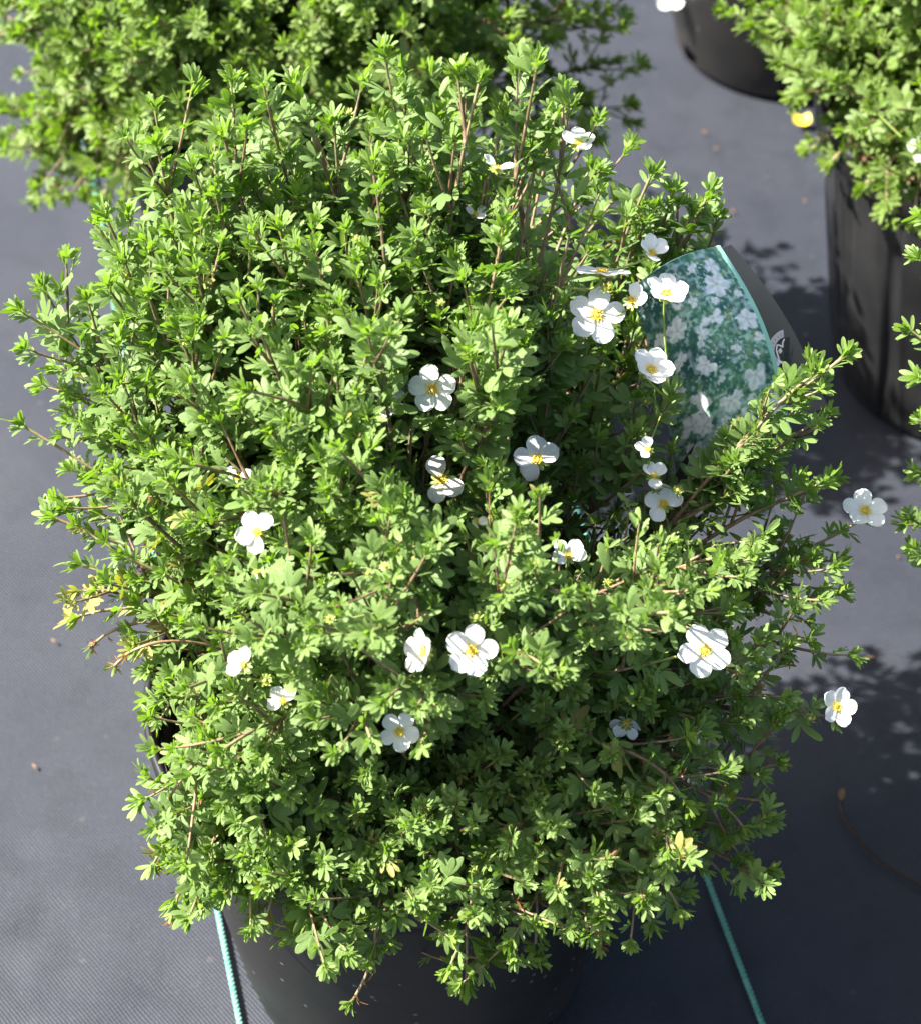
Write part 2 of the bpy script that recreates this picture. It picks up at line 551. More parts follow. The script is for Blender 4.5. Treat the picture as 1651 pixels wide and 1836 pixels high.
T_ST = np.array([0.0, 0.10, 0.30, 0.55, 0.78, 0.92, 0.98, 1.0])
T_W = np.array([0.10, 0.40, 0.80, 1.0, 0.90, 0.60, 0.30, 0.05])
def leaf_mesh(name, D, mats, cols=5):
    N = len(D['pos'])
    S = np.linspace(-1, 1, cols)
    ax = unit(D['ax'])
    nr = unit(D['nr'] - (D['nr'] * ax).sum(-1, keepdims=True) * ax)
    sd = np.cross(nr, ax)
    L, W = D['len'][:, None, None], D['wid'][:, None, None]
    t = T_ST[None, :, None]
    w = T_W[None, :, None]
    s = S[None, None, :]
    X = t * L * np.ones_like(s)
    Y = s * w * W * 0.5
    fold, curl = D['fold'][:, None, None], D['curl'][:, None, None]
    Z = np.abs(Y) * fold - curl * L * t * t - 0.22 * W * w * np.abs(s) ** 3
    V = D['pos'][:, None, None, :] + X[..., None] * ax[:, None, None, :] + Y[..., None] * sd[:, None, None, :] + Z[..., None] * nr[:, None, None, :]
    nT = len(T_ST)
    V = V.reshape(-1, 3)
    q = grid_quads(nT, cols)
    Q = (q[None] + (np.arange(N) * nT * cols)[:, None, None]).reshape(-1, 4)
    A = np.empty((N, nT, cols, 3))
    A[..., 0] = D['rnd'][:, None, None]
    A[..., 1] = D['age'][:, None, None]
    A[..., 2] = np.maximum(np.abs(s), (t > 0.97) * 1.0)
    mi = np.repeat(D['mat'].astype(np.int32), len(q))
    return np_mesh(name, V, Q, mats, mi, True, {'lf': A.reshape(-1, 3)})

UPV = np.array([0, 0, 1.0])
def frames(T):
    ref = np.where(np.abs(T[:, 2:3]) < 0.9, np.array([[0, 0, 1.0]]), np.array([[1.0, 0, 0]]))
    U = unit(np.cross(T, ref))
    return U, np.cross(T, U)

LIGHT_BIAS = unit(np.array([-0.30, -0.12, 1.0]))
def add_leaves(L, P, T, az, lean, size, age, rg, nleaf=5, dry=0.0, yellow=0.0, up=0.28):
    """one compound leaf at each node"""
    N = len(P)
    U, W = frames(T)
    Rr = np.cos(az)[:, None] * U + np.sin(az)[:, None] * W
    D = unit(np.cos(lean)[:, None] * T + np.sin(lean)[:, None] * Rr + up * UPV * np.sin(lean)[:, None] + rg.normal(0, 0.10, (N, 3)))
    Nn = np.sin(lean)[:, None] * T - np.cos(lean)[:, None] * Rr + 0.55 * LIGHT_BIAS + rg.normal(0, 0.16, (N, 3))
    Nn = unit(Nn - (Nn * D).sum(-1, keepdims=True) * D)
    Sd = np.cross(Nn, D)
    pl = size * rg.uniform(0.35, 0.6, N)
    leaf_r = np.clip(rg.normal(0.5, 0.26, N) + rg.normal(0, 0.2), 0, 1)
    mat = np.where(rg.uniform(0, 1, N) < dry, 2, np.where(rg.uniform(0, 1, N) < yellow, 1, 0))
    spec = [(0.0, 1.0, 1.0), (36, 0.98, 0.94), (-36, 0.98, 0.94), (63, 0.66, 0.78), (-63, 0.66, 0.78)]
    if nleaf == 3:
        spec = spec[:3]
    for a, off, ls in spec:
        aa = R(a) + rg.normal(0, 0.12, N)
        ax = unit(np.cos(aa)[:, None] * D + np.sin(aa)[:, None] * Sd + rg.normal(0, 0.10, (N, 3)))
        nn = Nn + rg.normal(0, 0.16, (N, 3)) - 0.18 * np.sin(aa)[:, None] * Sd
        ln = size * ls * rg.uniform(0.85, 1.12, N)
        wither = mat == 2
        ln = np.where(wither, ln * 0.62, ln)
        ax = np.where(wither[:, None], unit(ax - 0.8 * UPV + rg.normal(0, 0.3, (N, 3))), ax)
        L.add(pos=P + D * (pl * off)[:, None], ax=ax, nr=nn, len=ln, wid=ln * rg.uniform(0.31, 0.42, N) * (0.75 + 0.25 * age) * np.where(wither, 0.62, 1.0),
              curl=np.where(wither, rg.normal(0.5, 0.3, N), rg.normal(0.10, 0.13, N)), fold=rg.uniform(0.25, 0.60, N) + 0.3 * (1 - age), rnd=np.clip(leaf_r + rg.normal(0, 0.08, N), 0, 1), age=age, mat=mat)
    L.add(pos=P, ax=D, nr=Nn, len=pl * 1.02, wid=0.0009, curl=0.0, fold=0.2, rnd=leaf_r, age=age * 0.5, mat=mat)

def shoot_leaves(L, P, s0, rg, size=0.0125, gap=0.0085, dry=0.0, yellow=0.0, rosette=True, up=0.28, sid=0):
    """leaves along a stem path from fraction s0 to its tip, closing to a tuft at the tip"""
    ln = np.linalg.norm(np.diff(P, axis=0), axis=1).sum()
    n = max(3, int(ln * (1 - s0) / gap))
    s = s0 + (1 - s0) * (np.linspace(0, 1, n) ** 0.86)
    s = np.clip(s + rg.normal(0, 0.006, n), 0, 1)
    N = resample(P, s)
    T = unit(resample(P, np.clip(s + 0.02, 0, 1)) - resample(P, np.clip(s - 0.02, 0, 1)))
    f = np.clip((ln * (1 - s)) / 0.028, 0, 1)
    lean = R(24) + R(38) * f + rg.normal(0, 0.14, n)
    az = rg.uniform(0, 6.283) + np.arange(n) * 2.39996 + rg.normal(0, 0.2, n)
    sz = size * (0.70 + 0.30 * f) * rg.uniform(0.66, 1.22, n)
    L.mark = {'sid': sid, 'sp': s}
    add_leaves(L, N, T, az, lean, sz, 0.25 + 0.75 * f, rg, 5, dry, yellow, up)
    if rosette:
        m = 5
        L.mark = {'sid': sid, 'sp': 1.0}
        tip = np.repeat(P[-1:], m, 0)
        tt = np.repeat(T[-1:], m, 0)
        add_leaves(L, tip - tt * rg.uniform(0, 0.004, m)[:, None], tt, rg.uniform(0, 6.28) + np.arange(m) * 2.4, R(12) + rg.uniform(0, 0.35, m),
                   size * rg.uniform(0.5, 0.72, m), np.full(m, 0.1), rg, 3, dry * 0.3, yellow, 0.05)

def make_branch(p0, tip, tipdir, rg, size, gap, lift=0.5, nside=4, leaf_from=0.38, dry=0.0, yellow=0.0, side_len=(0.028, 0.065), base_r=0.0019, inside=None, spread=0.95):
    p0, tip, tipdir = np.asarray(p0, float), np.asarray(tip, float), unit(tipdir)
    d = tip - p0
    ln = np.linalg.norm(d)
    p1 = p0 + ln * 0.36 * unit(unit(d) * 0.55 + UPV * lift + rg.normal(0, 0.10, 3))
    p2 = tip - tipdir * ln * 0.34
    P = bezier(p0, p1, p2, tip, 26)
    wob = np.cumsum(rg.normal(0, 0.0011, (26, 3)), 0)
    wob -= np.linspace(0, 1, 26)[:, None] * wob[-1]
    P = P + wob
    ax = min((MAIN, BACK, RIGHT, FAR, SIDE), key=lambda a: math.hypot(a[0] - p0[0], a[1] - p0[1]))
    for _ in range(3):
        rad = np.hypot(P[:, 0] - ax[0], P[:, 1] - ax[1])
        low = (rad > 0.105) & (rad < 0.147)
        P[low, 2] = np.maximum(P[low, 2], 0.248)
        out_ = (rad >= 0.141) & (rad < 0.147) & (P[:, 2] < 0.25)
        for k in np.nonzero(out_)[0]:
            P[k, :2] = np.array(ax[:2]) + (P[k, :2] - np.array(ax[:2])) / rad[k] * 0.148
        P[1:-1] = 0.25 * P[:-2] + 0.5 * P[1:-1] + 0.25 * P[2:]
    L = Leaves()
    stems = [(P, base_r, 0.0007, 0.0)]
    shoot_leaves(L, P, leaf_from, rg, size, gap, dry, yellow)
    ss = np.sort(rg.uniform(max(leaf_from - 0.05, 0.3), 0.93, nside))
    for q in ss:
        b = resample(P, np.array([q]))[0]
        t = unit(resample(P, np.array([min(q + 0.03, 1)]))[0] - resample(P, np.array([q - 0.03]))[0])
        rad = unit(np.cross(t, rg.normal(0, 1, 3)))
        dr = unit(t * 0.75 + rad * rg.uniform(0.58, 1.0) * spread + UPV * 0.25)
        sl = rg.uniform(*side_len) * (1.15 - 0.5 * q)
        e = b + dr * sl + UPV * sl * 0.12
        S = bezier(b, b + dr * sl * 0.35, e - unit(dr + UPV * 0.35) * sl * 0.3, e, 9)
        if inside is not None:
            ex, ey, _ = project(e)
            if not in_poly(np.array([ex]), np.array([ey]), inside)[0]:
                continue
        stems.append((S, 0.0009, 0.0005, q))
        shoot_leaves(L, S, 0.15, rg, size * rg.uniform(0.78, 1.0), gap * 0.92, dry, yellow, sid=len(stems) - 1)
    D = L.cat()
    return dict(P=P, stems=stems, leaves=D, count={int(k): int((D['sid'] == k).sum()) for k in np.unique(D['sid'])},
                full=[np.linalg.norm(np.diff(q[0], axis=0), axis=1).sum() for q in stems])

def stem_mesh(stems, rg):
    a = Acc()
    for i, (P, r0, r1, at) in enumerate(stems):
        n = len(P)
        if n < 3:
            continue
        rad = np.linspace(r0, r1, n) * (1 + 0.18 * rg.normal(0, 1, n).clip(-1, 1))
        sd = 6 if r0 > 0.001 else 5
        V, Q = tube(P, rad, sd)
        k = np.linspace(0, 1, n) if sd == 6 else np.linspace(0.5, 1, n)
        col = np.stack([np.full(n, rg.uniform(0, 1)), np.clip((k - 0.72) * 2.4, 0, 0.75) * rg.uniform(0.2, 1), np.zeros(n)], -1)
        a.add(V, Q, 0, np.repeat(col, sd, 0))
    return a.mesh("branch", [M_STEM], True, 'st')

def filter_leaves(D, keep):
    return {k: v[keep] for k, v in D.items()}

def fork(branches, most=98):
    """stems that stand closest together become one forked branch"""
    br = list(branches)
    while len(br) > most:
        mids = np.array([b['P'][14] for b in br])
        own = np.array([b.get('forked', False) for b in br])
        d = np.linalg.norm(mids[:, None] - mids[None], axis=-1) + np.eye(len(br)) * 9 + (own[:, None] | own[None]) * 3
        i, j = np.unravel_index(np.argmin(d), d.shape)
        a, b = br[i], br[j]
        a['stems'] = a['stems'] + b['stems']
        a['leaves'] = {k: np.concatenate([a['leaves'][k], b['leaves'][k]]) for k in a['leaves']}
        a['forked'] = True
        del br[j]
    return br

def emit(branches, root, mats, rg, cols):
    branches = fork(branches)
    for b in branches:
        o = obj("branch", stem_mesh(b['stems'], rg), root)
        o.matrix_parent_inverse = Matrix.Translation(-root.location)
        if b['leaves'] is not None and len(b['leaves']['pos']):
            f = obj("foliage", leaf_mesh("foliage", b['leaves'], mats, cols), o)

def soil_point(ax, tip, rg, spread=0.035):
    d = np.array([tip[0] - ax[0], tip[1] - ax[1]])
    n = np.linalg.norm(d) + 1e-6
    k = min(spread, n * 0.3) * rg.uniform(0.4, 1.0)
    return np.array([ax[0] + d[0] / n * k + rg.normal(0, 0.008), ax[1] + d[1] / n * k + rg.normal(0, 0.008), 0.205])

def dome_tips(rg, centre, radii, n, th_lo=0.0, th_hi=110.0, jit=(0.84, 1.0), az=(0.0, 360.0)):
    out = []
    for i in range(n):
        c = rg.uniform(math.cos(R(th_hi)), math.cos(R(th_lo)))
        th = math.acos(c)
        a = R(rg.uniform(*az))
        d = np.array([math.sin(th) * math.cos(a), math.sin(th) * math.sin(a), math.cos(th)])
        p = np.asarray(centre) + np.asarray(radii) * d * rg.uniform(*jit)
        tdir = d * np.array([1, 1, 0.6]) + UPV * (0.55 if th < R(95) else 0.1)
        out.append((p, tdir, th))
    return out

# ------------------------------------------------------------------ flowers
def petal_mesh(seed, brown=0.0, curl=0.0):
    rg = np.random.default_rng(seed)
    nu, nv = 10, 9
    u = 0.5 - 0.5 * np.cos(np.linspace(0.0, math.pi, nu))
    v = np.linspace(-1, 1, nv)
    uu, vv = np.meshgrid(u, v, indexing='ij')
    up = uu ** 1.45
    wid = 0.39 * np.sqrt(np.clip(1 - (2 * up - 1) ** 2, 0, 1)) * rg.uniform(0.94, 1.10)
    edge = 1 + 0.035 * np.sin(vv * rg.uniform(4, 8) + rg.uniform(0, 6)) * uu
    X = (0.10 + 0.90 * uu) * edge - 0.05 * (1 - np.abs(vv)) ** 6 * (uu > 0.97)
    Y = vv * wid + 0.02 * rg.normal()
    Z = 0.10 * uu ** 2 * rg.uniform(-0.2, 1.2) + 0.20 * (vv ** 2) * wid + 0.025 * np.sin(vv * 5 + rg.uniform(0, 6)) * uu + 0.02 * np.sin(uu * 7 + rg.uniform(0, 6)) * (1 - vv ** 2)
    if curl:
        Z = Z + curl * uu ** 2 * (0.6 + 0.4 * np.sin(vv * 3))
        X = X * (1 - 0.18 * abs(curl))
    V = np.stack([X, Y, Z], -1).reshape(-1, 3)
    A = np.stack([uu, (vv + 1) * 0.5 + uu * 0.03, brown * np.clip(uu * 1.6 - 0.5, 0, 1) * (0.4 + 0.6 * np.abs(vv))], -1).reshape(-1, 3)
    return np_mesh("petal", V, grid_quads(nu, nv), [M_PETAL], None, True, {'pt': A})
PETALS = [petal_mesh(s) for s in range(10, 18)]
PETAL_BROWN = petal_mesh(31, 0.8, -0.35)
PETAL_CURL = petal_mesh(32, 0.0, 0.55)

def ball(c, r, n=6, m=8):
    a = np.linspace(0, math.pi, n)
    b = np.arange(m) * 2 * math.pi / m
    V = np.stack([np.sin(a)[:, None] * np.cos(b), np.sin(a)[:, None] * np.sin(b), np.broadcast_to(np.cos(a)[:, None], (n, m))], -1).reshape(-1, 3)
    return V * np.asarray(r) + np.asarray(c), grid_quads(n, m, True)[:, ::-1]

def stamen_mesh():
    rg = np.random.default_rng(77)
    a = Acc()
    V, Q = ball((0, 0, 0.07), (0.115, 0.115, 0.085), 8, 12)
    V += rg.normal(0, 0.006, V.shape)
    a.add(V, Q, 1)
    for k in range(28):
        an = k * 2.39996
        r = rg.uniform(0.12, 0.24)
        h = rg.uniform(0.10, 0.19)
        e = np.array([r * math.cos(an), r * math.sin(an), h])
        s = np.array([0.09 * math.cos(an), 0.09 * math.sin(an), 0.03])
        V, Q = tube(bezier(s, s + UPV * 0.05, e - UPV * 0.03, e, 4), 0.008, 4)
        a.add(V, Q, 0)
        V, Q = ball(e, (0.026, 0.026, 0.03), 5, 6)
        a.add(V, Q, 0)
    return a.mesh("stamens", [M_STAMEN, M_PISTIL])
STAMENS = stamen_mesh()

def sepal_leaves():
    L = Leaves()
    for k in range(10):
        an = k * math.pi / 5 + 0.3
        d = np.array([[math.cos(an), math.sin(an), -0.1]])
        ln = 0.48 if k % 2 else 0.40
        L.add(pos=d * 0.05 + np.array([[0, 0, -0.06]]), ax=d, nr=[[0, 0, 1.0]], len=ln, wid=0.2 if k % 2 == 0 else 0.13, curl=-0.08, fold=0.3, rnd=0.5, age=0.3, mat=0)
    return L.cat()
SEPALS = sepal_leaves()

def flower(root, px, py, diam, nx, ny, rot, z, mask=(1, 1, 1, 1, 1), cup=0.12, anchor=None, rg=None, centre=True, brown=()):
    """a flower turned (nx right, ny up) away from facing the viewer, petals of a given spread"""
    P = at_depth(px, py, z)
    rad = diam / 2 / FPX * z
    nz = math.sqrt(max(0.02, 1 - nx * nx - ny * ny))
    N = unit(CAM_RIGHT * nx + CAM_UP * ny + CAM_BACK * nz)
    Xa = unit(CAM_RIGHT - N * N.dot(CAM_RIGHT))
    Ya = np.cross(N, Xa)
    M = Matrix(((*[float(q) for q in (Xa[0], Ya[0], N[0])], P[0]), (*[float(q) for q in (Xa[1], Ya[1], N[1])], P[1]), (*[float(q) for q in (Xa[2], Ya[2], N[2])], P[2]), (0, 0, 0, 1)))
    sc = Matrix.Scale(rad, 4)
    F = M @ sc
    # calyx and stalk: the flower's own mesh, in its local space
    Lm = leaf_mesh("flower", SEPALS, [M_SEPAL], 3)
    if anchor is not None:
        inv = F.inverted()
        e = np.array(inv @ Vector(anchor))
        P0 = np.array([0, 0, -0.08])
        dist = np.linalg.norm(e - P0)
        pts = bezier(P0, P0 + np.array([0, 0, -1.0]) * min(dist * 0.4, 1.2), e + (P0 - e) * 0.3, e, 10)
        V, Q = tube(pts, 0.055, 5)
        n0 = len(Lm.vertices)
        co = np.empty(n0 * 3, np.float32)
        Lm.vertices.foreach_get('co', co)
        lp = np.empty(len(Lm.loops), np.int32)
        Lm.loops.foreach_get('vertex_index', lp)
        Lm = np_mesh("flower", np.concatenate([co.reshape(-1, 3), V]), np.concatenate([lp.reshape(-1, 4), Q + n0]), [M_SEPAL])
    fo = obj("flower", Lm, root)
    fo.matrix_parent_inverse = Matrix.Translation(-root.location)
    fo.matrix_basis = F
    for k in range(5):
        if not mask[k]:
            continue
        me = PETAL_BROWN if k in brown else PETALS[int(rg.integers(0, len(PETALS)))]
        p = obj("petal", me, fo)
        lift = cup + rg.normal(0, 0.06)
        p.matrix_basis = Matrix.Rotation(R(rot + 72 * k) + rg.normal(0, 0.05), 4, 'Z') @ Matrix.Rotation(-lift, 4, 'Y') @ Matrix.Translation((0, 0, 0.012 * (k % 3)))
    if centre:
        s = obj("stamens", STAMENS, fo)
        s.rotation_euler = (0, 0, rg.uniform(0, 6))
    return fo

def bud_mesh():
    a = Acc()
    V, Q = ball((0, 0, 0.3), (0.30, 0.30, 0.42), 8, 10)
    a.add(V, Q, 0)
    me0 = a
    L = Leaves()
    for k in range(10):
        an = k * math.pi / 5
        d = unit(np.array([[math.cos(an) * 0.75, math.sin(an) * 0.75, 0.7 if k % 2 else 0.25]]))
        L.add(pos=d * np.array([[0.2, 0.2, 0.0]]), ax=d, nr=[[-math.cos(an) * 0.6, -math.sin(an) * 0.6, 0.8]], len=0.95 if k % 2 else 0.85, wid=0.42 if k % 2 else 0.24, curl=-0.15, fold=0.3, rnd=0.5, age=0.2, mat=0)
    D = L.cat()
    m2 = leaf_mesh("bud", D, [M_SEPAL], 3)
    n0 = len(m2.vertices)
    co = np.empty(n0 * 3, np.float32)
    m2.vertices.foreach_get('co', co)
    lp = np.empty(len(m2.loops), np.int32)
    m2.loops.foreach_get('vertex_index', lp)
    a.add(co.reshape(-1, 3), lp.reshape(-1, 4), 1)
    return a.mesh("bud", [M_BUD, M_SEPAL])
BUD = bud_mesh()

# ------------------------------------------------------------------ tag (its corner points first: leaves keep clear of it)
TAG_Y = 0.905
def tag_front(s, t):
    """s 0..1 left to right, t 0..1 top to bottom"""
    L0, L1 = np.array([1128, 520.]), np.array([1215, 862.])
    R0, R1 = np.array([1290, 440.]), np.array([1416, 770.])
    l = L0 + (L1 - L0) * t + np.array([10, -4.]) * math.sin(math.pi * t)
    r = R0 + (R1 - R0) * t + np.array([20, -14.]) * math.sin(math.pi * t)
    p = l + (r - l) * s + np.array([-3, -14.]) * math.sin(math.pi * s)
    y = TAG_Y - 0.028 * t - 0.014 * math.sin(math.pi * min(1, s * 1.05)) - 0.008 * (1 - s)
    return at_y(p[0], p[1], y)
def tag_back(s, t):
    L0, L1 = np.array([1240, 466.]), np.array([1350, 780.])
    R0, R1 = np.array([1309, 438.]), np.array([1482, 728.])
    l = L0 + (L1 - L0) * t + np.array([20, -14.]) * math.sin(math.pi * t)
    r = R0 + (R1 - R0) * t + np.array([12, -14.]) * math.sin(math.pi * t)
    p = l + (r - l) * s
    y = TAG_Y + 0.010 - 0.026 * t + 0.010 * s
    return at_y(p[0], p[1], y)

def in_poly(x, y, poly):
    poly = np.asarray(poly, float)
    c = np.zeros(x.shape, bool)
    j = len(poly) - 1
    for i in range(len(poly)):
        xi, yi = poly[i]
        xj, yj = poly[j]
        cr = ((yi > y) != (yj > y)) & (x < (xj - xi) * (y - yi) / (yj - yi + 1e-9) + xi)
        c ^= cr
        j = i
    return c

TAG_STEM_CLEAR = [(1205, 520), (1300, 460), (1300, 436), (1375, 505), (1425, 610), (1385, 660), (1320, 725), (1255, 780), (1235, 740), (1240, 690), (1215, 600)]
TAG_CLEAR = [(1195, 505), (1300, 455), (1300, 436), (1375, 505), (1440, 605), (1425, 630), (1395, 675), (1330, 745), (1250, 795), (1215, 780), (1240, 700), (1210, 600)]

# ------------------------------------------------------------------ main shrub
OUTLINE = [(20, 470), (60, 440), (150, 300), (230, 180), (480, 120), (690, 40), (980, 60), (1100, 200), (1190, 270), (1330, 310), (1330, 420), (1460, 560), (1560, 600), (1560, 760), (1600, 880), (1570, 1100), (1500, 1310), (1420, 1450), (1385, 1590),
           (1230, 1690), (1080, 1720), (960, 1780), (820, 1800), (620, 1800), (500, 1690), (330, 1640), (255, 1560), (262, 1400), (215, 1220), (150, 1130), (150, 960), (70, 850), (50, 740), (60, 700)]
INNER = [(CX - 60 + (x - CX + 60) * 0.90, CY + (y - CY) * 0.92) for x, y in OUTLINE]
def main_shrub():
    rg = np.random.default_rng(2024)
    root = thing("shrub", "white flowered bushy shrub in the front pot, leaves spilling over its rim", "shrub", (MAIN[0], MAIN[1], 0.205), "potted shrubs")
    def plane_y(py):
        return float(np.interp(py, [80, 500, 900, 1200, 1500, 1800], [0.90, 0.865, 0.82, 0.735, 0.675, 0.628]))
    up, outl, outr, dr = 'u', 'l', 'r', 'd'
    tips = [
        (478, 172, 'u'), (688, 92, 'u'), (728, 172, 'u'), (810, 268, 'u'), (962, 118, 'u'), (858, 150, 'u'), (1018, 190, 'u'), (284, 268, 'u'), (190, 388, 'u'),
        (80, 520, 'u'), (42, 560, 'l'), (402, 245, 'u'), (600, 225, 'u'), (1080, 262, 'u'), (590, 335, 'u'), (900, 215, 'u'), (1040, 330, 'u'),
        (110, 660, 'l'), (160, 545, 'u'), (45, 765, 'L'), (100, 930, 'L'), (150, 1015, 'l'), (165, 850, 'l'), (225, 470, 'u'), (300, 420, 'u'), (350, 310, 'u'),
        (250, 1165, 'l'), (275, 1250, 'd'), (300, 1440, 'd'), (278, 1545, 'd'), (318, 1610, 'd'), (365, 1560, 'd'), (325, 1350, 'l'),
        (545, 1655, 'd'), (600, 1720, 'd'), (690, 1745, 'd'), (835, 1765, 'd'), (760, 1650, 'd'), (960, 1690, 'd'), (1080, 1665, 'd'), (1010, 1600, 'd'), (1215, 1625, 'd'), (1375, 1560, 'r'), (640, 1640, 'd'),
        (1512, 640, 'R'), (1462, 668, 'R'), (1475, 745, 'R'), (1425, 735, 'R'), (1380, 775, 'R'), (1320, 800, 'R'),
        (312, 1640, 'x'), (350, 1615, 'x'), (480, 1645, 'x'), (560, 1655, 'x'), (632, 1795, 'x'), (662, 1742, 'x'), (1075, 1690, 'x'), (165, 1160, 'x'), (205, 1195, 'x'), (142, 1105, 'y'), (150, 1060, 'y'), (1475, 865, 'r'), (1537, 936, 'r'), (1500, 1065, 'r'), (1355, 995, 'r'), (1445, 1000, 'r'), (1275, 1000, 'r'), (1484, 1285, 'r'), (1440, 1150, 'r'),
        (1330, 1480, 'd'), (1390, 1370, 'r'), (1150, 1010, 'r'), (1230, 1440, 'd'), (1130, 1250, 'r'), (1400, 800, 'r'), (1200, 720, 'u'), (1340, 860, 'r'),
        (430, 540, 'u'), (470, 600, 'u'), (700, 470, 'u'), (560, 780, 'u'), (440, 700, 'l'), (800, 540, 'u'), (330, 830, 'l'), (850, 420, 'u'), (660, 600, 'u'), (910, 590, 'u'), (980, 480, 'u'),
        (345, 440, 'u'), (430, 350, 'u'), (520, 290, 'u'), (665, 300, 'u'), (555, 430, 'u'), (760, 370, 'u'), (870, 320, 'u'), (650, 690, 'u'),
        (620, 1560, 'd'), (720, 1700, 'd'), (880, 1640, 'd'), (890, 1560, 'd'), (1090, 1560, 'd'), (500, 1500, 'd'),
        (760, 1610, 'd'), (850, 1620, 'd'), (930, 1600, 'd'), (1000, 1540, 'd'), (420, 1580, 'd'), (470, 1605, 'd'), (395, 1500, 'd'), (560, 1600, 'd'), (350, 1500, 'd'), (440, 1540, 'd'), (520, 1585, 'd'), (405, 1565, 'd'), (640, 1605, 'd'), (700, 1625, 'd'), (1060, 1620, 'd'), (1130, 1600, 'd'), (580, 1570, 'd'), (820, 1600, 'd'),
        (130, 740, 'l'), (180, 920, 'l'), (230, 1000, 'l'), (262, 1090, 'l'), (205, 780, 'l'), (285, 960, 'l'), (330, 1050, 'l'),
        (1300, 1100, 'r'), (1350, 1180, 'r'), (1250, 1290, 'r'), (1400, 1250, 'r'), (1200, 1130, 'r'), (1290, 1380, 'r'),
    ]
    front = {(430, 540), (470, 600), (700, 470), (560, 780), (440, 700), (800, 540), (330, 830), (660, 600), (910, 590)}
    branches = []
    for (px, py, kind) in tips:
        y = plane_y(py)
        if (px, py) in front:
            y -= 0.075
        if kind == 'r' and 900 < py < 1100:
            y += 0.02
        tip = at_y(px, py, y + rg.normal(0, 0.008))
        p0 = soil_point(MAIN, tip, rg)
        out = unit(np.array([tip[0] - MAIN[0], tip[1] - MAIN[1], 0.0]))
        if kind == 'u':
            b = make_branch(p0, tip, UPV * 1.0 + out * 0.22 + rg.normal(0, .08, 3), rg, 0.0130, 0.0070, 0.6, 13, 0.30, spread=0.62, side_len=(0.03, 0.075), inside=OUTLINE)
        elif kind in 'lr':
            b = make_branch(p0, tip, out * 0.9 + UPV * 0.42 + rg.normal(0, .10, 3), rg, 0.0120, 0.0070, 0.35, 12, 0.26, dry=0.02, yellow=0.004, inside=OUTLINE)
        elif kind == 'R':
            tip = at_y(px, py, 0.835)
            p0 = soil_point(MAIN, tip, rg)
            b = make_branch(p0, tip, out * 0.75 + UPV * 0.62, rg, 0.0116, 0.0072, -0.12, 8, 0.45, spread=0.7, side_len=(0.02, 0.045), inside=OUTLINE)
        elif kind == 'x':
            b = make_branch(p0, tip, out * 0.3 - UPV * 0.9 + rg.normal(0, .2, 3), rg, 0.0090, 0.006, 0.9, 0, 0.93, dry=1.0, base_r=0.0011)
        elif kind == 'y':
            b = make_branch(p0, tip, out * 0.8 - UPV * 0.2, rg, 0.0125, 0.010, 0.3, 2, 0.6, dry=0.15, yellow=0.75, base_r=0.0012)
        elif kind == 'L':
            b = make_branch(p0, tip, out * 0.9 + UPV * 0.5, rg, 0.0125, 0.013, 0.3, 2, 0.42, base_r=0.0012, inside=OUTLINE)
        else:
            b = make_branch(p0, tip, out * 0.5 - UPV * 0.75 + rg.normal(0, .12, 3), rg, 0.0122, 0.0072, 1.0, 7 if py > 1660 else 15, 0.30, dry=0.04, yellow=0.018, side_len=(0.03, 0.075), inside=OUTLINE)
        branches.append(b)
    # shoots rising behind the tag, seen above its top corner
    for px, py in ((1165, 318), (1205, 350), (1268, 352), (1240, 385), (1150, 380), (1285, 395)):
        tip = at_y(px, py, 0.945)
        p0 = np.array([MAIN[0] + 0.055, MAIN[1] + 0.085, 0.205])
        b = make_branch(p0, tip, UPV + np.array([0.2, 0, 0]), rg, 0.0130, 0.0070, 0.5, 5, 0.55, spread=0.55, side_len=(0.02, 0.04))
        b['keep'] = True
        branches.append(b)
    # shoots on the far side of the plant
    for p, d, th in dome_tips(rg, (MAIN[0] + 0.015, MAIN[1] + 0.075, 0.335), (0.170, 0.19, 0.20), 26, 45, 94, (0.85, 1.0), (5, 165)):
        branches.append(make_branch(soil_point(MAIN, p, rg), p, d + rg.normal(0, .1, 3), rg, 0.0126, 0.0072, 0.5, 13, 0.30, side_len=(0.03, 0.075), inside=OUTLINE))
    # the crown between its front and its back
    k = 0
    for py in (330, 420, 510, 600, 690, 780, 860):
        half = float(np.interp(py, [330, 500, 860], [330, 430, 500]))
        for px in np.arange(640 - half, min(640 + half, 1000), 150):
            k += 1
            x, yy = px + (75 if k % 2 else 0) + rg.normal(0, 26), py + rg.normal(0, 22)
            if x > 1010:
                continue
            dpt = float(np.interp(py, [330, 500, 700, 860], [0.862, 0.822, 0.778, 0.748])) + 0.03 * ((x - 680) / 480) ** 2 + rg.uniform(-0.014, 0.014)
            tip = at_y(x, yy, dpt)
            out = unit(np.array([tip[0] - MAIN[0], tip[1] - MAIN[1], 0.0]))
            branches.append(make_branch(soil_point(MAIN, tip, rg), tip, out * 0.25 + UPV * 1.0 + rg.normal(0, .12, 3), rg, 0.0124, 0.0067, 0.7, 9, 0.48, spread=0.6, side_len=(0.025, 0.055), yellow=0.006, inside=OUTLINE))
    # the rounded front of the mound, hanging over the lower skirt
    k = 0
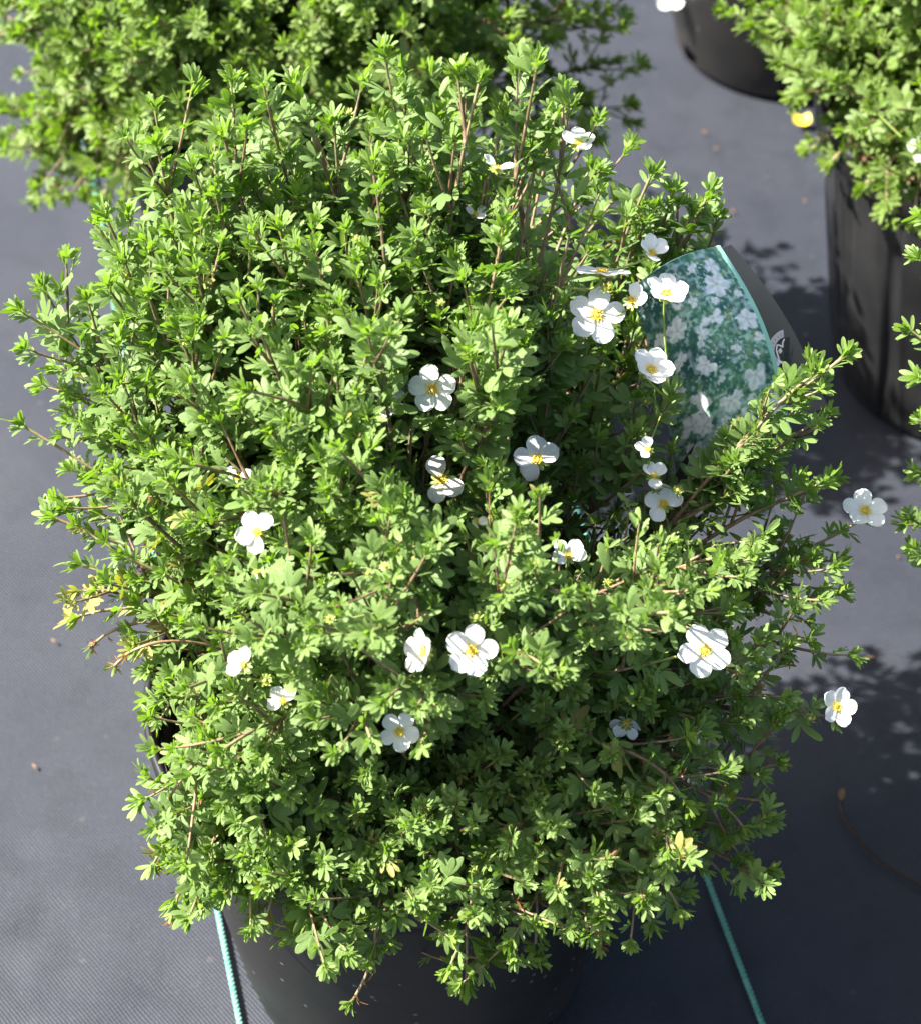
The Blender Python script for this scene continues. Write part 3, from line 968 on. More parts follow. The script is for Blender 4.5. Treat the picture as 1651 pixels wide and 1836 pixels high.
    for py in (900, 985, 1070, 1155, 1240, 1330, 1420):
        for px in range(330, 1340, 135):
            k += 1
            x, yy = px + (67 if k % 2 else 0) + rg.normal(0, 26), py + rg.normal(0, 24)
            if 1020 < x < 1340 and yy < 990:
                continue
            if (yy > 1390 and x > 520) or (yy > 1290 and x > 800) or (yy > 1215 and x > 860):
                continue
            dpt = float(np.interp(py, [900, 1000, 1165, 1300, 1450], [0.725, 0.685, 0.648, 0.645, 0.645])) + 0.035 * ((x - 760) / 480) ** 2 + rg.uniform(-0.012, 0.012)
            tip = at_y(x, yy, dpt)
            out = unit(np.array([tip[0] - MAIN[0], tip[1] - MAIN[1], 0.0]))
            lift = np.interp(py, [900, 1200, 1450], [0.9, 0.5, 0.0])
            branches.append(make_branch(soil_point(MAIN, tip, rg), tip, out * 0.8 + UPV * lift + rg.normal(0, .14, 3), rg, 0.0114, 0.0068, 0.75, 9, 0.45, side_len=(0.03, 0.065), yellow=0.010, inside=OUTLINE))
    return root, branches, rg

def cull(branches, fn, stem_fn=None):
    for b in branches:
        if b.get('keep'):
            continue
        D = b['leaves']
        if stem_fn is not None:                          # prune stems: everything past the cut goes
            new, cut = [], {}
            for i, (P, r0, r1, at) in enumerate(b['stems']):
                n = len(P)
                if i > 0 and at > cut.get(0, 9):
                    cut[i] = -1.0
                    new.append((P[:0], r0, r1, at))
                    continue
                hit = stem_fn(P)
                if i == 0:
                    hit[:7] = False
                if hit.any():
                    k = int(np.argmax(hit))
                    d = np.concatenate([[0], np.cumsum(np.linalg.norm(np.diff(P, axis=0), axis=1))])
                    cut[i] = d[max(k - 1, 0)] / d[-1]
                    P = P[:k]
                new.append((P, r0, r1, at))
            b['stems'] = new
            keep = np.array([sp <= cut.get(int(sid), 9) for sid, sp in zip(D['sid'], D['sp'])])
            D = filter_leaves(D, keep)
        mid = D['pos'] + unit(D['ax']) * (D['len'] * 0.55)[:, None]
        keep = fn(mid)
        b['leaves'] = filter_leaves(D, keep)

def tidy(branches):
    """stems end where their last leaf is"""
    for b in branches:
        D = b['leaves']
        new = []
        for i, (P, r0, r1, at) in enumerate(b['stems']):
            sp = D['sp'][D['sid'] == i]
            n = b['count'].get(i, 0)
            if len(P) < 3:
                new.append((P, r0, r1, at))
                continue
            if i > 0 and len(sp) < 0.22 * n:
                new.append((P[:0], r0, r1, at))
                continue
            last = sp.max() if len(sp) else 0.0
            if len(sp) > 20:
                last = float(np.sort(sp)[-6])
            if i == 0:
                last = max([last, 0.35] + [q[3] for k, q in enumerate(b['stems']) if k > 0 and (D['sid'] == k).sum() > 0.22 * b['count'].get(k, 0)])
            if last < 0.97:
                d = np.concatenate([[0], np.cumsum(np.linalg.norm(np.diff(P, axis=0), axis=1))]) / max(b['full'][i], 1e-6)
                P = P[:max(3, int((d <= last + 0.02).sum()))]
            new.append((P, r0, r1, at))
        b['stems'] = new

FLOWERS = [  # px, py, diameter, tilt right, tilt up, turn, petals, cup, keep-clear share
    (1035, 258, 66, 0.1, 0.62, 20, (1, 1, 1, 0, 1), 0.35, 0.7),
    (890, 303, 66, 0.25, 0.80, 10, (1, 0, 1, 1, 0), 0.5, 0.9),
    (852, 384, 44, 0.2, 0.5, 30, (1, 0, 1, 0, 1), 0.4, 0.5),
    (1166, 455, 72, 0.35, 0.50, 40, (1, 1, 1, 1, 0), 0.55, 0.8),
    (1078, 491, 102, 0.06, 0.97, 0, (1, 1, 1, 1, 1), 0.02, 1.0),
    (1068, 566, 104, 0.0, 0.05, 8, (1, 1, 1, 1, 1), 0.10, 1.0),
    (1132, 540, 70, -0.25, 0.35, 60, (1, 0, 0, 0, 1), 0.4, 0.9),
    (1193, 528, 84, 0.12, 0.62, 15, (1, 1, 1, 1, 1), 0.35, 1.0),
    (1165, 665, 88, 0.25, 0.50, 0, (1, 1, 1, 1, 1), 0.45, 1.0),
    (775, 698, 88, 0.0, 0.12, 24, (1, 1, 1, 1, 1), 0.08, 1.0),
    (700, 722, 62, -0.2, 0.25, 30, (1, 0, 0, 1, 1), 0.2, 0.6),
    (962, 826, 90, 0.05, 0.25, 25, (1, 1, 1, 1, 0), 0.30, 1.0),
    (792, 860, 88, 0.0, 0.15, 38, (0, 1, 0, 1, 1), 0.15, 1.0),
    (1160, 806, 50, 0.1, 0.4, 20, (0, 1, 1, 1, 0), 0.3, 0.7),
    (1188, 905, 74, 0.1, 0.25, 22, (1, 1, 1, 1, 0), 0.18, 1.0),
    (1172, 855, 60, 0.1, 0.55, 50, (1, 1, 0, 1, 0), 0.3, 0.7),
    (1550, 917, 84, 0.05, 0.55, 18, (1, 1, 1, 1, 1), 0.15, 0.3),
    (853, 936, 42, 0.5, 0.1, 10, (1, 0, 0, 1, 0), 0.6, 0.9),
    (1018, 998, 70, 0.1, 0.5, 60, (1, 1, 1, 0, 1), 0.35, 0.7),
    (428, 858, 58, -0.1, 0.4, 15, (1, 0, 1, 1, 0), 0.35, 0.6),
    (462, 955, 82, 0.05, 0.15, 50, (1, 1, 1, 1, 0), 0.15, 0.85),
    (460, 1026, 34, 0.3, 0.4, 250, (1, 0, 0, 0, 0), 0.2, 0.8),
    (438, 1192, 66, -0.45, 0.25, 70, (1, 1, 1, 0, 0), 0.35, 1.0),
    (762, 1170, 88, -0.80, 0.10, 85, (1, 1, 1, 1, 1), 0.35, 1.0),
    (845, 1166, 96, 0.0, 0.04, 8, (1, 1, 1, 1, 1), 0.10, 1.0),
    (1262, 1166, 98, 0.0, 0.08, 44, (1, 1, 1, 1, 1), 0.08, 1.0),
    (508, 1258, 62, 0.0, 0.35, 130, (1, 1, 0, 0, 1), 0.3, 0.8),
    (716, 1312, 74, 0.0, 0.10, 60, (1, 1, 1, 1, 1), 0.10, 1.0),
    (1122, 1298, 62, 0.2, 0.75, 20, (1, 1, 1, 1, 1), -0.5, 0.9),
    (1498, 1268, 76, 0.42, 0.05, 70, (1, 1, 1, 1, 1), 0.22, 0.3),
    # spent flowers: the petals have dropped, calyx and centre remain
    (1088, 516, 46, 0.1, 0.4, 0, (0, 0, 0, 0, 0), 0.1, 0.8),
    (478, 1218, 48, 0.1, 0.3, 0, (0, 0, 0, 0, 0), 0.1, 0.8),
    (1216, 878, 46, 0.2, 0.4, 0, (0, 0, 0, 0, 0), 0.1, 0.8),
    (905, 1046, 44, 0.0, 0.4, 0, (0, 0, 0, 0, 0), 0.1, 0.7),
    (690, 1015, 44, -0.1, 0.4, 0, (0, 0, 0, 0, 0), 0.1, 0.7),
    (1090, 1045, 46, 0.1, 0.5, 0, (0, 0, 0, 0, 0), 0.1, 0.7),
    (592, 1108, 46, 0.0, 0.4, 0, (0, 0, 0, 0, 0), 0.1, 0.7),
]
OPEN = {(1068, 566), (1193, 528), (1132, 540), (1078, 491), (962, 826), (845, 1166), (762, 1170), (792, 860), (1262, 1166), (438, 1192)}
SHADED = {(775, 698), (700, 722), (1165, 665), (1188, 905), (1172, 855), (508, 1258), (716, 1312), (1018, 998), (462, 955), (1160, 806), (1122, 1298), (852, 384)}
BUDS = [(625, 205, 26), (1156, 722, 26), (915, 992, 26), (957, 1012, 26), (475, 1222, 28), (855, 1110, 28), (700, 930, 24), (1085, 520, 24), (208, 735, 22), (497, 540, 22), (790, 545, 20), (625, 965, 24),
        (640, 430, 20), (660, 700, 24), (1060, 380, 20), (1240, 585, 22), (850, 1560, 22), (940, 1390, 24), (1450, 1290, 26), (585, 330, 20),
        (1175, 880, 26), (1215, 880, 24), (760, 1010, 26), (660, 1030, 24), (950, 945, 24), (1100, 690, 22), (905, 1050, 26), (560, 690, 20), (330, 620, 20), (1180, 1010, 22), (590, 1110, 24), (980, 880, 22), (720, 330, 18), (500, 390, 18)]

def finish_main():
    root, branches, rg = main_shrub()
    # the tag stands clear of the leaves in front of it; a darker hollow lies below it
    def clear_tag(P):
        x, y, z = project(P)
        k = ~(in_poly(x, y, TAG_CLEAR) & (z < 1.235))
        hollow = in_poly(x, y, [(1020, 905), (1150, 870), (1330, 905), (1400, 930), (1330, 985), (1180, 985), (1060, 1000)])
        k &= ~(hollow & (rg.uniform(0, 1, len(x)) < 0.72) & (z < 1.22))
        return k
    def sun_on_tag(P):
        keep = np.ones(len(P), bool)
        for s_, t_ in ((0.35, 0.15), (0.7, 0.15), (0.5, 0.4), (0.85, 0.4), (0.55, 0.65), (0.9, 0.7)):
            w = P - tag_front(s_, t_)
            t = w @ np.array(SUN_DIR)
            off = np.linalg.norm(w - t[:, None] * np.array(SUN_DIR), axis=1)
            keep &= ~((t > 0.004) & (t < 0.12) & (off < 0.010) & (rg.uniform(0, 1, len(P)) < 0.6))
        return keep
    cull(branches, sun_on_tag)
    def tag_stems(P):
        x, y, z = project(P)
        return in_poly(x, y, TAG_STEM_CLEAR) & (z < 1.235)
    cull(branches, clear_tag, tag_stems)
    allp = np.concatenate([b['leaves']['pos'] for b in branches])
    X, Y, Z = project(allp)
    nodes = np.concatenate([b['P'][10:] for b in branches])
    placed = []
    for f in FLOWERS:
        px, py, diam = f[:3]
        near = np.hypot(X - px, Y - py) < max(diam * 0.75, 46)
        z = float(np.percentile(Z[near], 12)) if near.sum() > 6 else 1.16
        if (px, py) in ((1550, 917), (1498, 1268)):      # these two sit on the very tips of their branches
            z = float(project(at_y(px, py, float(np.interp(py, [900, 1200, 1500], [0.82, 0.735, 0.675])) + (0.010 if py < 1000 else -0.014)))[2])
        if px > 1100 and py < 820:                       # in front of the tag
            z = min(z, 1.112)
        placed.append((f, z))
    def clear_flowers(P):
        x, y, z = project(P)
        keep = np.ones(len(x), bool)
        for f, zf in placed:
            d = np.hypot(x - f[0], (y - f[1]))
            hit = (d < f[2] * 0.56) & (z < zf + 0.012)
            keep &= ~(hit & (rg.uniform(0, 1, len(x)) < f[8]))
            if (f[0], f[1]) not in SHADED and f[8] > 0.5:               # nothing much stands between the flower and the sun
                w = P - at_depth(f[0], f[1], zf)
                t = w @ np.array(SUN_DIR)
                off = np.linalg.norm(w - t[:, None] * np.array(SUN_DIR), axis=1)
                if (f[0], f[1]) in OPEN:
                    keep &= ~((t > 0.004) & (t < 0.24) & (off < f[2] / 2 / FPX * zf * 0.75) & (rg.uniform(0, 1, len(x)) < 0.9))
                keep &= ~((t > 0.004) & (t < 0.065) & (off < f[2] / 2 / FPX * zf * 1.1) & (rg.uniform(0, 1, len(x)) < 0.88))
        return keep
    def flower_stems(P):
        x, y, z = project(P)
        h = np.zeros(len(x), bool)
        for f, zf in placed:
            if f[8] >= 0.8:
                h |= (np.hypot(x - f[0], y - f[1]) < f[2] * 0.54) & (z < zf + 0.004)
        return h
    cull(branches, clear_flowers, flower_stems)
    tidy(branches)
    emit(branches, root, [M_LEAF, M_LEAF_YELLOW, M_LEAF_DRY], rg, 5)
    for f, z in placed:
        P = at_depth(f[0], f[1], z)
        dd = np.linalg.norm(nodes - P, axis=1) + np.where(project(nodes)[2] < z + 0.008, 0.05, 0)
        flower(root, f[0], f[1], f[2], f[3], f[4], f[5], z, f[6], f[7], nodes[int(np.argmin(dd))], rg, True, (3,) if (f[0], f[1]) == (962, 826) else ())
    for (px, py, d) in BUDS:
        near = np.hypot(X - px, Y - py) < 30
        z = float(np.percentile(Z[near], 8)) if near.sum() > 4 else 1.14
        P = at_depth(px, py, z)
        b = obj("bud", BUD, root)
        b.matrix_parent_inverse = Matrix.Translation(-root.location)
        sc = d / 2 / FPX * z
        N = unit(UPV + CAM_BACK * 0.3 + rg.normal(0, 0.25, 3))
        q = Vector(N).to_track_quat('Z', 'Y')
        b.matrix_basis = Matrix.Translation(Vector(P)) @ q.to_matrix().to_4x4() @ Matrix.Scale(sc, 4)
finish_main()

# ------------------------------------------------------------------ the other shrubs
def other_shrub(ax, seed, label, explicit, dome, nfill, droop, mats, size=0.0125, gap=0.0105, flowers=(), az=(0, 360), azs=None, outline=None):
    rg = np.random.default_rng(seed)
    root = thing("shrub", label, "shrub", (ax[0], ax[1], 0.205), "potted shrubs")
    br = []
    def seen(p):
        if outline is None:
            return True
        x, y, _ = project(np.asarray(p))
        return bool(in_poly(np.array([x]), np.array([y]), outline)[0])
    for (px, py, yy, kind) in explicit:
        tip = at_y(px, py, yy)
        out = unit(np.array([tip[0] - ax[0], tip[1] - ax[1], 0.0]))
        d = {'u': UPV + out * 0.25, 's': out * 0.9 + UPV * 0.4, 'd': out * 0.5 - UPV * 0.6}[kind]
        br.append(make_branch(soil_point(ax, tip, rg), tip, d + rg.normal(0, .1, 3), rg, size, gap, 1.0 if kind == 'd' else 0.5, 12, 0.30, spread=0.8, side_len=(0.03, 0.075), inside=outline, dry=0.03 if kind == 'd' else 0.0))
    for p, d, th in dome_tips(rg, (ax[0] + dome[0], ax[1] + dome[1], dome[2]), dome[3], nfill, 3, 104, (0.78, 1.0), az if azs is None else azs):
        if not seen(p):
            continue
        br.append(make_branch(soil_point(ax, p, rg), p, d + rg.normal(0, .1, 3), rg, size, gap, 0.5, 13, 0.28, spread=0.8, side_len=(0.03, 0.075), inside=outline))
    for i in range(droop):
        a = R(rg.uniform(*az))
        rr = rg.uniform(0.155, 0.19)
        tip = np.array([ax[0] + rr * math.cos(a), ax[1] + rr * math.sin(a), rg.uniform(0.14, 0.25)])
        out = np.array([math.cos(a), math.sin(a), 0])
        if not seen(tip):
            continue
        br.append(make_branch(soil_point(ax, tip, rg), tip, out * 0.5 - UPV * 0.7 + rg.normal(0, .1, 3), rg, size, gap, 1.1, 12, 0.30, dry=0.04, side_len=(0.03, 0.07), inside=outline))
    emit(br, root, mats, rg, 3)
    nodes = np.concatenate([b['P'][10:] for b in br])
    for (px, py, diam, nx, ny, rot, mask, cup, yy) in flowers:
        z = float(project(at_y(px, py, yy))[2])
        P = at_depth(px, py, z)
        flower(root, px, py, diam, nx, ny, rot, z, mask, cup, nodes[int(np.argmin(np.linalg.norm(nodes - P, axis=1)))], rg)
    return root

BR = [M_LEAF_BRIGHT, M_LEAF_YELLOW, M_LEAF_DRY]
other_shrub(BACK, 11, "large flowerless green shrub behind the white flowered one", [
    (15, 70, 1.37, 's'), (20, 200, 1.36, 's'), (15, 265, 1.33, 's'), (70, 320, 1.30, 'd'), (130, 345, 1.28, 'd'), (185, 350, 1.25, 'd'), (60, 240, 1.33, 's'),
    (1115, 30, 1.40, 's'), (1125, 190, 1.36, 's'), (1095, 110, 1.38, 's'), (1060, 250, 1.31, 's'), (1000, 300, 1.28, 'd'), (120, 120, 1.33, 's'), (250, 300, 1.24, 'd')],
    (0.025, 0.0, 0.325, (0.235, 0.215, 0.135)), 88, 20, BR, 0.0132, 0.0078, azs=(165, 375), outline=[(-300, -1500), (-300, 300), (0, 290), (60, 370), (260, 400), (500, 700), (1000, 420), (1110, 270), (1150, 200), (1165, -1500)])
other_shrub(RIGHT, 12, "bright green shrub drooping over the wrinkled pot at the right edge", [
    (1300, 20, 1.32, 's'), (1345, 50, 1.31, 's'), (1400, 45, 1.30, 's'), (1430, 170, 1.28, 'd'), (1455, 265, 1.27, 'd'), (1490, 290, 1.24, 'd'), (1550, 330, 1.20, 'd'), (1590, 370, 1.18, 'd'), (1620, 310, 1.19, 'd'), (1500, 120, 1.28, 's'), (1480, 60, 1.30, 's')],
    (0.0, 0.0, 0.34, (0.215, 0.20, 0.25)), 66, 20, BR, 0.0132, 0.0078, azs=(100, 340), outline=[(1275, -1500), (1275, 20), (1300, 70), (1390, 85), (1400, 170), (1462, 195), (1452, 285), (1505, 330), (1545, 385), (1640, 410), (2500, 800), (2500, -1500)], flowers=[(1655, 268, 60, 0.0, 0.3, 20, (1, 1, 1, 1, 1), 0.1, 1.16)])
other_shrub(FAR, 13, "shrub of the farthest pot, mostly cut off by the top edge", [
    (1385, 170, 1.66, 'd'), (1400, 110, 1.66, 'd'), (1440, 60, 1.67, 'd')],
    (0.03, 0.02, 0.40, (0.17, 0.19, 0.2)), 30, 2, BR, 0.0135, 0.0095,
    flowers=[(1203, -6, 62, -0.1, 0.2, 230, (1, 1, 0, 0, 1), 0.2, 1.72)])
other_shrub(SIDE, 14, "shrub at the right whose leafy tips just reach into the picture", [
    (1655, 390, 0.90, 's'), (1650, 465, 0.88, 's'), (1632, 595, 0.87, 's'), (1650, 680, 0.86, 's'), (1628, 940, 0.85, 's'), (1645, 990, 0.84, 's'), (1648, 850, 0.84, 's')],
    (0.0, 0.0, 0.34, (0.195, 0.19, 0.22)), 30, 8, [M_LEAF, M_LEAF_YELLOW, M_LEAF_DRY], 0.0118, 0.0080, outline=[(1612, -900), (1612, 2600), (4000, 2600), (4000, -900)])

# ------------------------------------------------------------------ plant tag
def build_tag():
    base = np.array([0.075, 0.875, 0.205])
    t = thing("plant_tag", "bent plant tag printed with white flowers, standing in the front pot", "plant tag", base)
    inv = Matrix.Translation(-Vector(base))
    ns, nt = 120, 170
    V = np.array([[tag_front(s, q) for q in np.linspace(0, 1, nt)] for s in np.linspace(0, 1, ns)])
    du = np.gradient(V, axis=0)
    dv = np.gradient(V, axis=1)
    N = unit(np.cross(du, dv))
    if (N * CAM_BACK).sum() < 0:
        N = -N
    # the printed picture: dark hollows, teal and green foliage, white five-petalled flowers
    rg = np.random.default_rng(8)
    ss, tt = np.meshgrid(np.linspace(0, 1, ns), np.linspace(0, 1, nt), indexing='ij')
    gx, gy = ss * 0.62, tt
    def blur_noise(freq, seed):
        r2 = np.random.default_rng(seed)
        g = r2.uniform(0, 1, (freq + 3, freq + 3))
        x, y = gx * freq, gy * freq
        i, j = x.astype(int), y.astype(int)
        fx, fy = x - i, y - j
        fx, fy = fx * fx * (3 - 2 * fx), fy * fy * (3 - 2 * fy)
        return g[i, j] * (1 - fx) * (1 - fy) + g[i + 1, j] * fx * (1 - fy) + g[i, j + 1] * (1 - fx) * fy + g[i + 1, j + 1] * fx * fy
    n1, n2, n3 = blur_noise(9, 1), blur_noise(26, 2), blur_noise(64, 3)
    def mixc(f, a, b):
        return a * (1 - f[..., None]) + np.asarray(b) * f[..., None]
    C = np.ones((ns, nt, 3)) * np.array([0.060, 0.165, 0.115])
    n4 = blur_noise(90, 4)
    n5 = blur_noise(48, 6)
    C = mixc(np.clip(n2 * 2.2 - 0.7, 0, 1), C, (0.14, 0.28, 0.17))
    C = mixc(np.clip(n5 * 2.6 - 1.5, 0, 1), C, (0.045, 0.13, 0.12))
    C = mixc(np.clip(n3 * 3.0 - 1.7, 0, 1) * 0.85, C, (0.46, 0.64, 0.53))
    C = mixc(np.clip(blur_noise(40, 9) * 3 - 2.1, 0, 1) * 0.8, C, (0.42, 0.44, 0.16))
    dark = np.clip(2.6 * (n1 - 0.60), 0, 1)
    for cx, cy, r in ((0.42, 0.10, 0.17), (0.30, 0.50, 0.16), (0.16, 0.16, 0.2), (0.38, 0.58, 0.09), (0.88, 0.70, 0.08)):
        dark = np.maximum(dark, np.clip(1.3 - np.hypot((ss - cx), (tt - cy) * 1.3) / r, 0, 1) * (0.35 + n2 * 0.8))
    C = mixc(np.clip(dark, 0, 0.88), C, (0.022, 0.060, 0.075))
    C = mixc(np.clip(n4 * 3.2 - 2.15, 0, 1) * np.clip(n1 * 2.2 - 0.45, 0, 1), C, (0.70, 0.80, 0.76))
    streak = blur_noise(30, 12)
    C = mixc(np.clip((streak - 0.74) * 6, 0, 1) * 0.6, C, (0.50, 0.60, 0.66))
    C = mixc(np.full(ss.shape, 0.04), C, (0.55, 0.75, 0.70))
    fl = [(0.80, 0.10, .045), (0.76, 0.20, .066), (0.60, 0.36, .050), (0.87, 0.42, .050), (0.95, 0.53, .045), (0.42, 0.56, .050), (0.55, 0.78, .050), (0.80, 0.70, .058), (0.66, 0.90, .055), (0.92, 0.88, .055), (0.28, 0.33, .05),
          (0.22, 0.48, .045), (0.46, 0.42, .042), (0.42, 0.92, .05), (0.12, 0.30, .045), (0.3, 0.72, .05), (0.62, 0.08, .030), (0.50, 0.24, .030), (0.20, 0.80, .05), (0.12, 0.62, .045), (0.7, 0.55, .028), (0.18, 0.93, 0.05), (0.3, 0.83, 0.05),
          (0.68, 0.28, .022), (0.90, 0.28, .024), (0.52, 0.66, .022), (0.73, 0.80, .022), (0.48, 0.86, .026), (0.86, 0.60, .020), (0.36, 0.22, .024)]
    for k, (cx, cy, r) in enumerate(fl):
        sq, rot = rg.uniform(0.62, 1.0), rg.uniform(0, 3.1)
        dx, dy = (ss - cx) * 0.62, (tt - cy)
        u = (dx * math.cos(rot) + dy * math.sin(rot)) / sq
        w = -dx * math.sin(rot) + dy * math.cos(rot)
        d = np.hypot(u, w)
        a = np.arctan2(w, u) + k
        pet = np.floor((a / (2 * math.pi) * 5 + 0.5)) % 5
        gone = rg.uniform(0, 1, 5) < 0.18
        pw = rg.uniform(0.75, 1.05, 5)[pet.astype(int)] * np.where(gone[pet.astype(int)], 0.45, 1)
        edge = 1.42 * r * pw * (0.70 + 0.30 * np.abs(np.cos(2.5 * a))) * (0.9 + 0.25 * n4)
        m = np.clip((edge - d) / 0.007, 0, 1)
        sh = 0.72 + 0.12 * np.cos(5 * a + rg.uniform(0, 6)) + 0.16 * n3
        C = mixc(m * rg.uniform(0.75, 0.97), C, np.stack([sh, sh * 0.985, sh * 1.0], -1))
        C = mixc(np.clip((r * 0.22 - d) / 0.008, 0, 1) * 0.8, C, (0.58, 0.46, 0.22))
    C = np.clip((C - 0.03) * 1.15, 0.012, 0.88)
    C[ss > 0.958] = (0.30, 0.60, 0.52)
    top = V + N * 0.0004
    bot = V - N * 0.0004
    a = Acc()
    q = grid_quads(ns, nt)
    nrm = np.cross(V[1, 0] - V[0, 0], V[0, 1] - V[0, 0])
    fl_ = nrm.dot(N[0, 0]) > 0
    q = q[:, ::-1] if fl_ else q
    a.add(top.reshape(-1, 3), q, 0, C.reshape(-1, 3))
    a.add(bot.reshape(-1, 3), q[:, ::-1], 1)
    # bevelled outer edge closing the two sheets
    ring = [(i, 0) for i in range(ns)] + [(ns - 1, j) for j in range(1, nt)] + [(i, nt - 1) for i in range(ns - 2, -1, -1)] + [(0, j) for j in range(nt - 2, 0, -1)]
    rt = np.array([top[i, j] for i, j in ring])
    rb = np.array([bot[i, j] for i, j in ring])
    m = len(ring)
    idx = np.arange(m)
    a.add(np.concatenate([rt, rb]), np.stack([idx, (idx + 1) % m, (idx + 1) % m + m, idx + m], -1), 2)
    o = obj("front_panel", a.mesh("front_panel", [M_PRINT, M_TAGBACK, M_TAGEDGE], True, 'pr'), t)
    o.matrix_parent_inverse = inv
    # dark rear panel
    ns, nt = 24, 40
    V = np.array([[tag_back(s, q) for q in np.linspace(0, 1, nt)] for s in np.linspace(0, 1, ns)])
    N = unit(np.cross(np.gradient(V, axis=0), np.gradient(V, axis=1)))
    if (N * CAM_BACK).sum() < 0:
        N = -N
    a = Acc()
    q = grid_quads(ns, nt)
    a.add((V + N * 0.0004).reshape(-1, 3), q, 0)
    a.add((V - N * 0.0004).reshape(-1, 3), q[:, ::-1], 0)
    ring = [(i, 0) for i in range(ns)] + [(ns - 1, j) for j in range(1, nt)] + [(i, nt - 1) for i in range(ns - 2, -1, -1)] + [(0, j) for j in range(nt - 2, 0, -1)]
    rt = np.array([V[i, j] + N[i, j] * 0.0004 for i, j in ring])
    rb = np.array([V[i, j] - N[i, j] * 0.0004 for i, j in ring])
    m = len(ring)
    idx = np.arange(m)
    a.add(np.concatenate([rt, rb]), np.stack([idx, (idx + 1) % m, (idx + 1) % m + m, idx + m], -1), 0)
    back = obj("back_panel", a.mesh("back_panel", [M_TAGBACK]), t)
    back.matrix_parent_inverse = inv
    # round emblem printed on the rear panel, cut by the panel's edge
    O, Nn = tag_back(0.72, 0.64), unit(N[17, 25])
    eu = unit(CAM_RIGHT - Nn * Nn.dot(CAM_RIGHT))
    ev = np.cross(Nn, eu)
    px = 1.19 / FPX                                    # size of one picture step there
    def lay(pts, h):
        pts = np.asarray(pts, float)
        return O + pts[:, :1] * px * eu + pts[:, 1:2] * px * ev + Nn * h
    ctr = np.array([4.0, -2.0])
    a = Acc()
    def arc(r0, r1, a0, a1, n, h, m):
        an = np.radians(np.linspace(a0, a1, n))
        P = np.concatenate([ctr + r1 * np.stack([np.cos(an), np.sin(an)], -1) * (1.0, 1.15), ctr + r0 * np.stack([np.cos(an), np.sin(an)], -1) * (1.0, 1.15)])
        i = np.arange(n - 1)
        a.add(lay(P, h), np.stack([i, i + 1, i + 1 + n, i + n], -1), m)
    def stroke(pts, w, h, m):
        pts = np.asarray(pts, float)
        tn = unit(np.gradient(pts, axis=0))
        nn = np.stack([-tn[:, 1], tn[:, 0]], -1) * w / 2
        P = np.concatenate([pts + nn, pts - nn])
        n = len(pts)
        i = np.arange(n - 1)
        a.add(lay(P, h), np.stack([i, i + 1, i + 1 + n, i + n], -1)[:, ::-1], m)
    arc(0.2, 20, 95, 262, 24, 0.0008, 1)
    arc(20, 33, 100, 250, 28, 0.0009, 0)
    for k in range(9):                                  # worn small lettering round the ring: illegible marks only
        an = R(112 + 14 * k)
        d = np.array([math.cos(an), math.sin(an) * 1.15])
        stroke([ctr + d * 24, ctr + d * 29], 1.6, 0.0012, 3)
    stroke([(-34, -2), (-26, -14), (-18, -24), (-8, -34)], 9, 0.0012, 2)
    tq = np.linspace(0, 1, 24)
    sx = np.interp(tq, [0, .15, .3, .45, .6, .75, .9, 1], [1, -2, -1, -6, -12, -13, -9, -6])
    sy = np.interp(tq, [0, .15, .3, .45, .6, .75, .9, 1], [18, 10, 2, 6, 8, -2, -14, -22])
    stroke(np.stack([sx, sy], -1), 2.4, 0.0012, 2)
    stroke([(-8, -6), (-5, 0), (-3, -5), (-6, -9)], 3.0, 0.0012, 2)
    stroke([(-8, -20), (-4, -27), (0, -26)], 4.5, 0.0012, 2)
    e = obj("emblem", a.mesh("emblem", [M_EMBLEM, M_EMBLEM_DARK, M_EMBLEM_LIGHT, M_EMBLEM_INK], False), t)
    e.matrix_parent_inverse = inv
    # flat stake holding both panels in the soil
    b0 = np.array(tag_front(0.45, 0.92)) + np.array([0, 0.004, 0])
    a = Acc()
    e0 = np.array([base[0], base[1], 0.19])
    c = np.stack([b0 + (e0 - b0) * k for k in np.linspace(0, 1, 8)])
    wv = np.array([0.010, 0, 0])
    dv = np.array([0, 0.0006, 0])
    a.add(np.concatenate([c - wv + dv, c + wv + dv, c - wv - dv, c + wv - dv]), np.concatenate([
        np.stack([np.arange(7), np.arange(7) + 8, np.arange(7) + 9, np.arange(7) + 1], -1),
        np.stack([np.arange(7) + 16, np.arange(7) + 17, np.arange(7) + 25, np.arange(7) + 24], -1),
        np.stack([np.arange(7), np.arange(7) + 1, np.arange(7) + 17, np.arange(7) + 16], -1),
        np.stack([np.arange(7) + 8, np.arange(7) + 24, np.arange(7) + 25, np.arange(7) + 9], -1)]), 0)
    s = obj("stake", a.mesh("stake", [M_TAGBACK], False), t)
    s.matrix_parent_inverse = inv
build_tag()

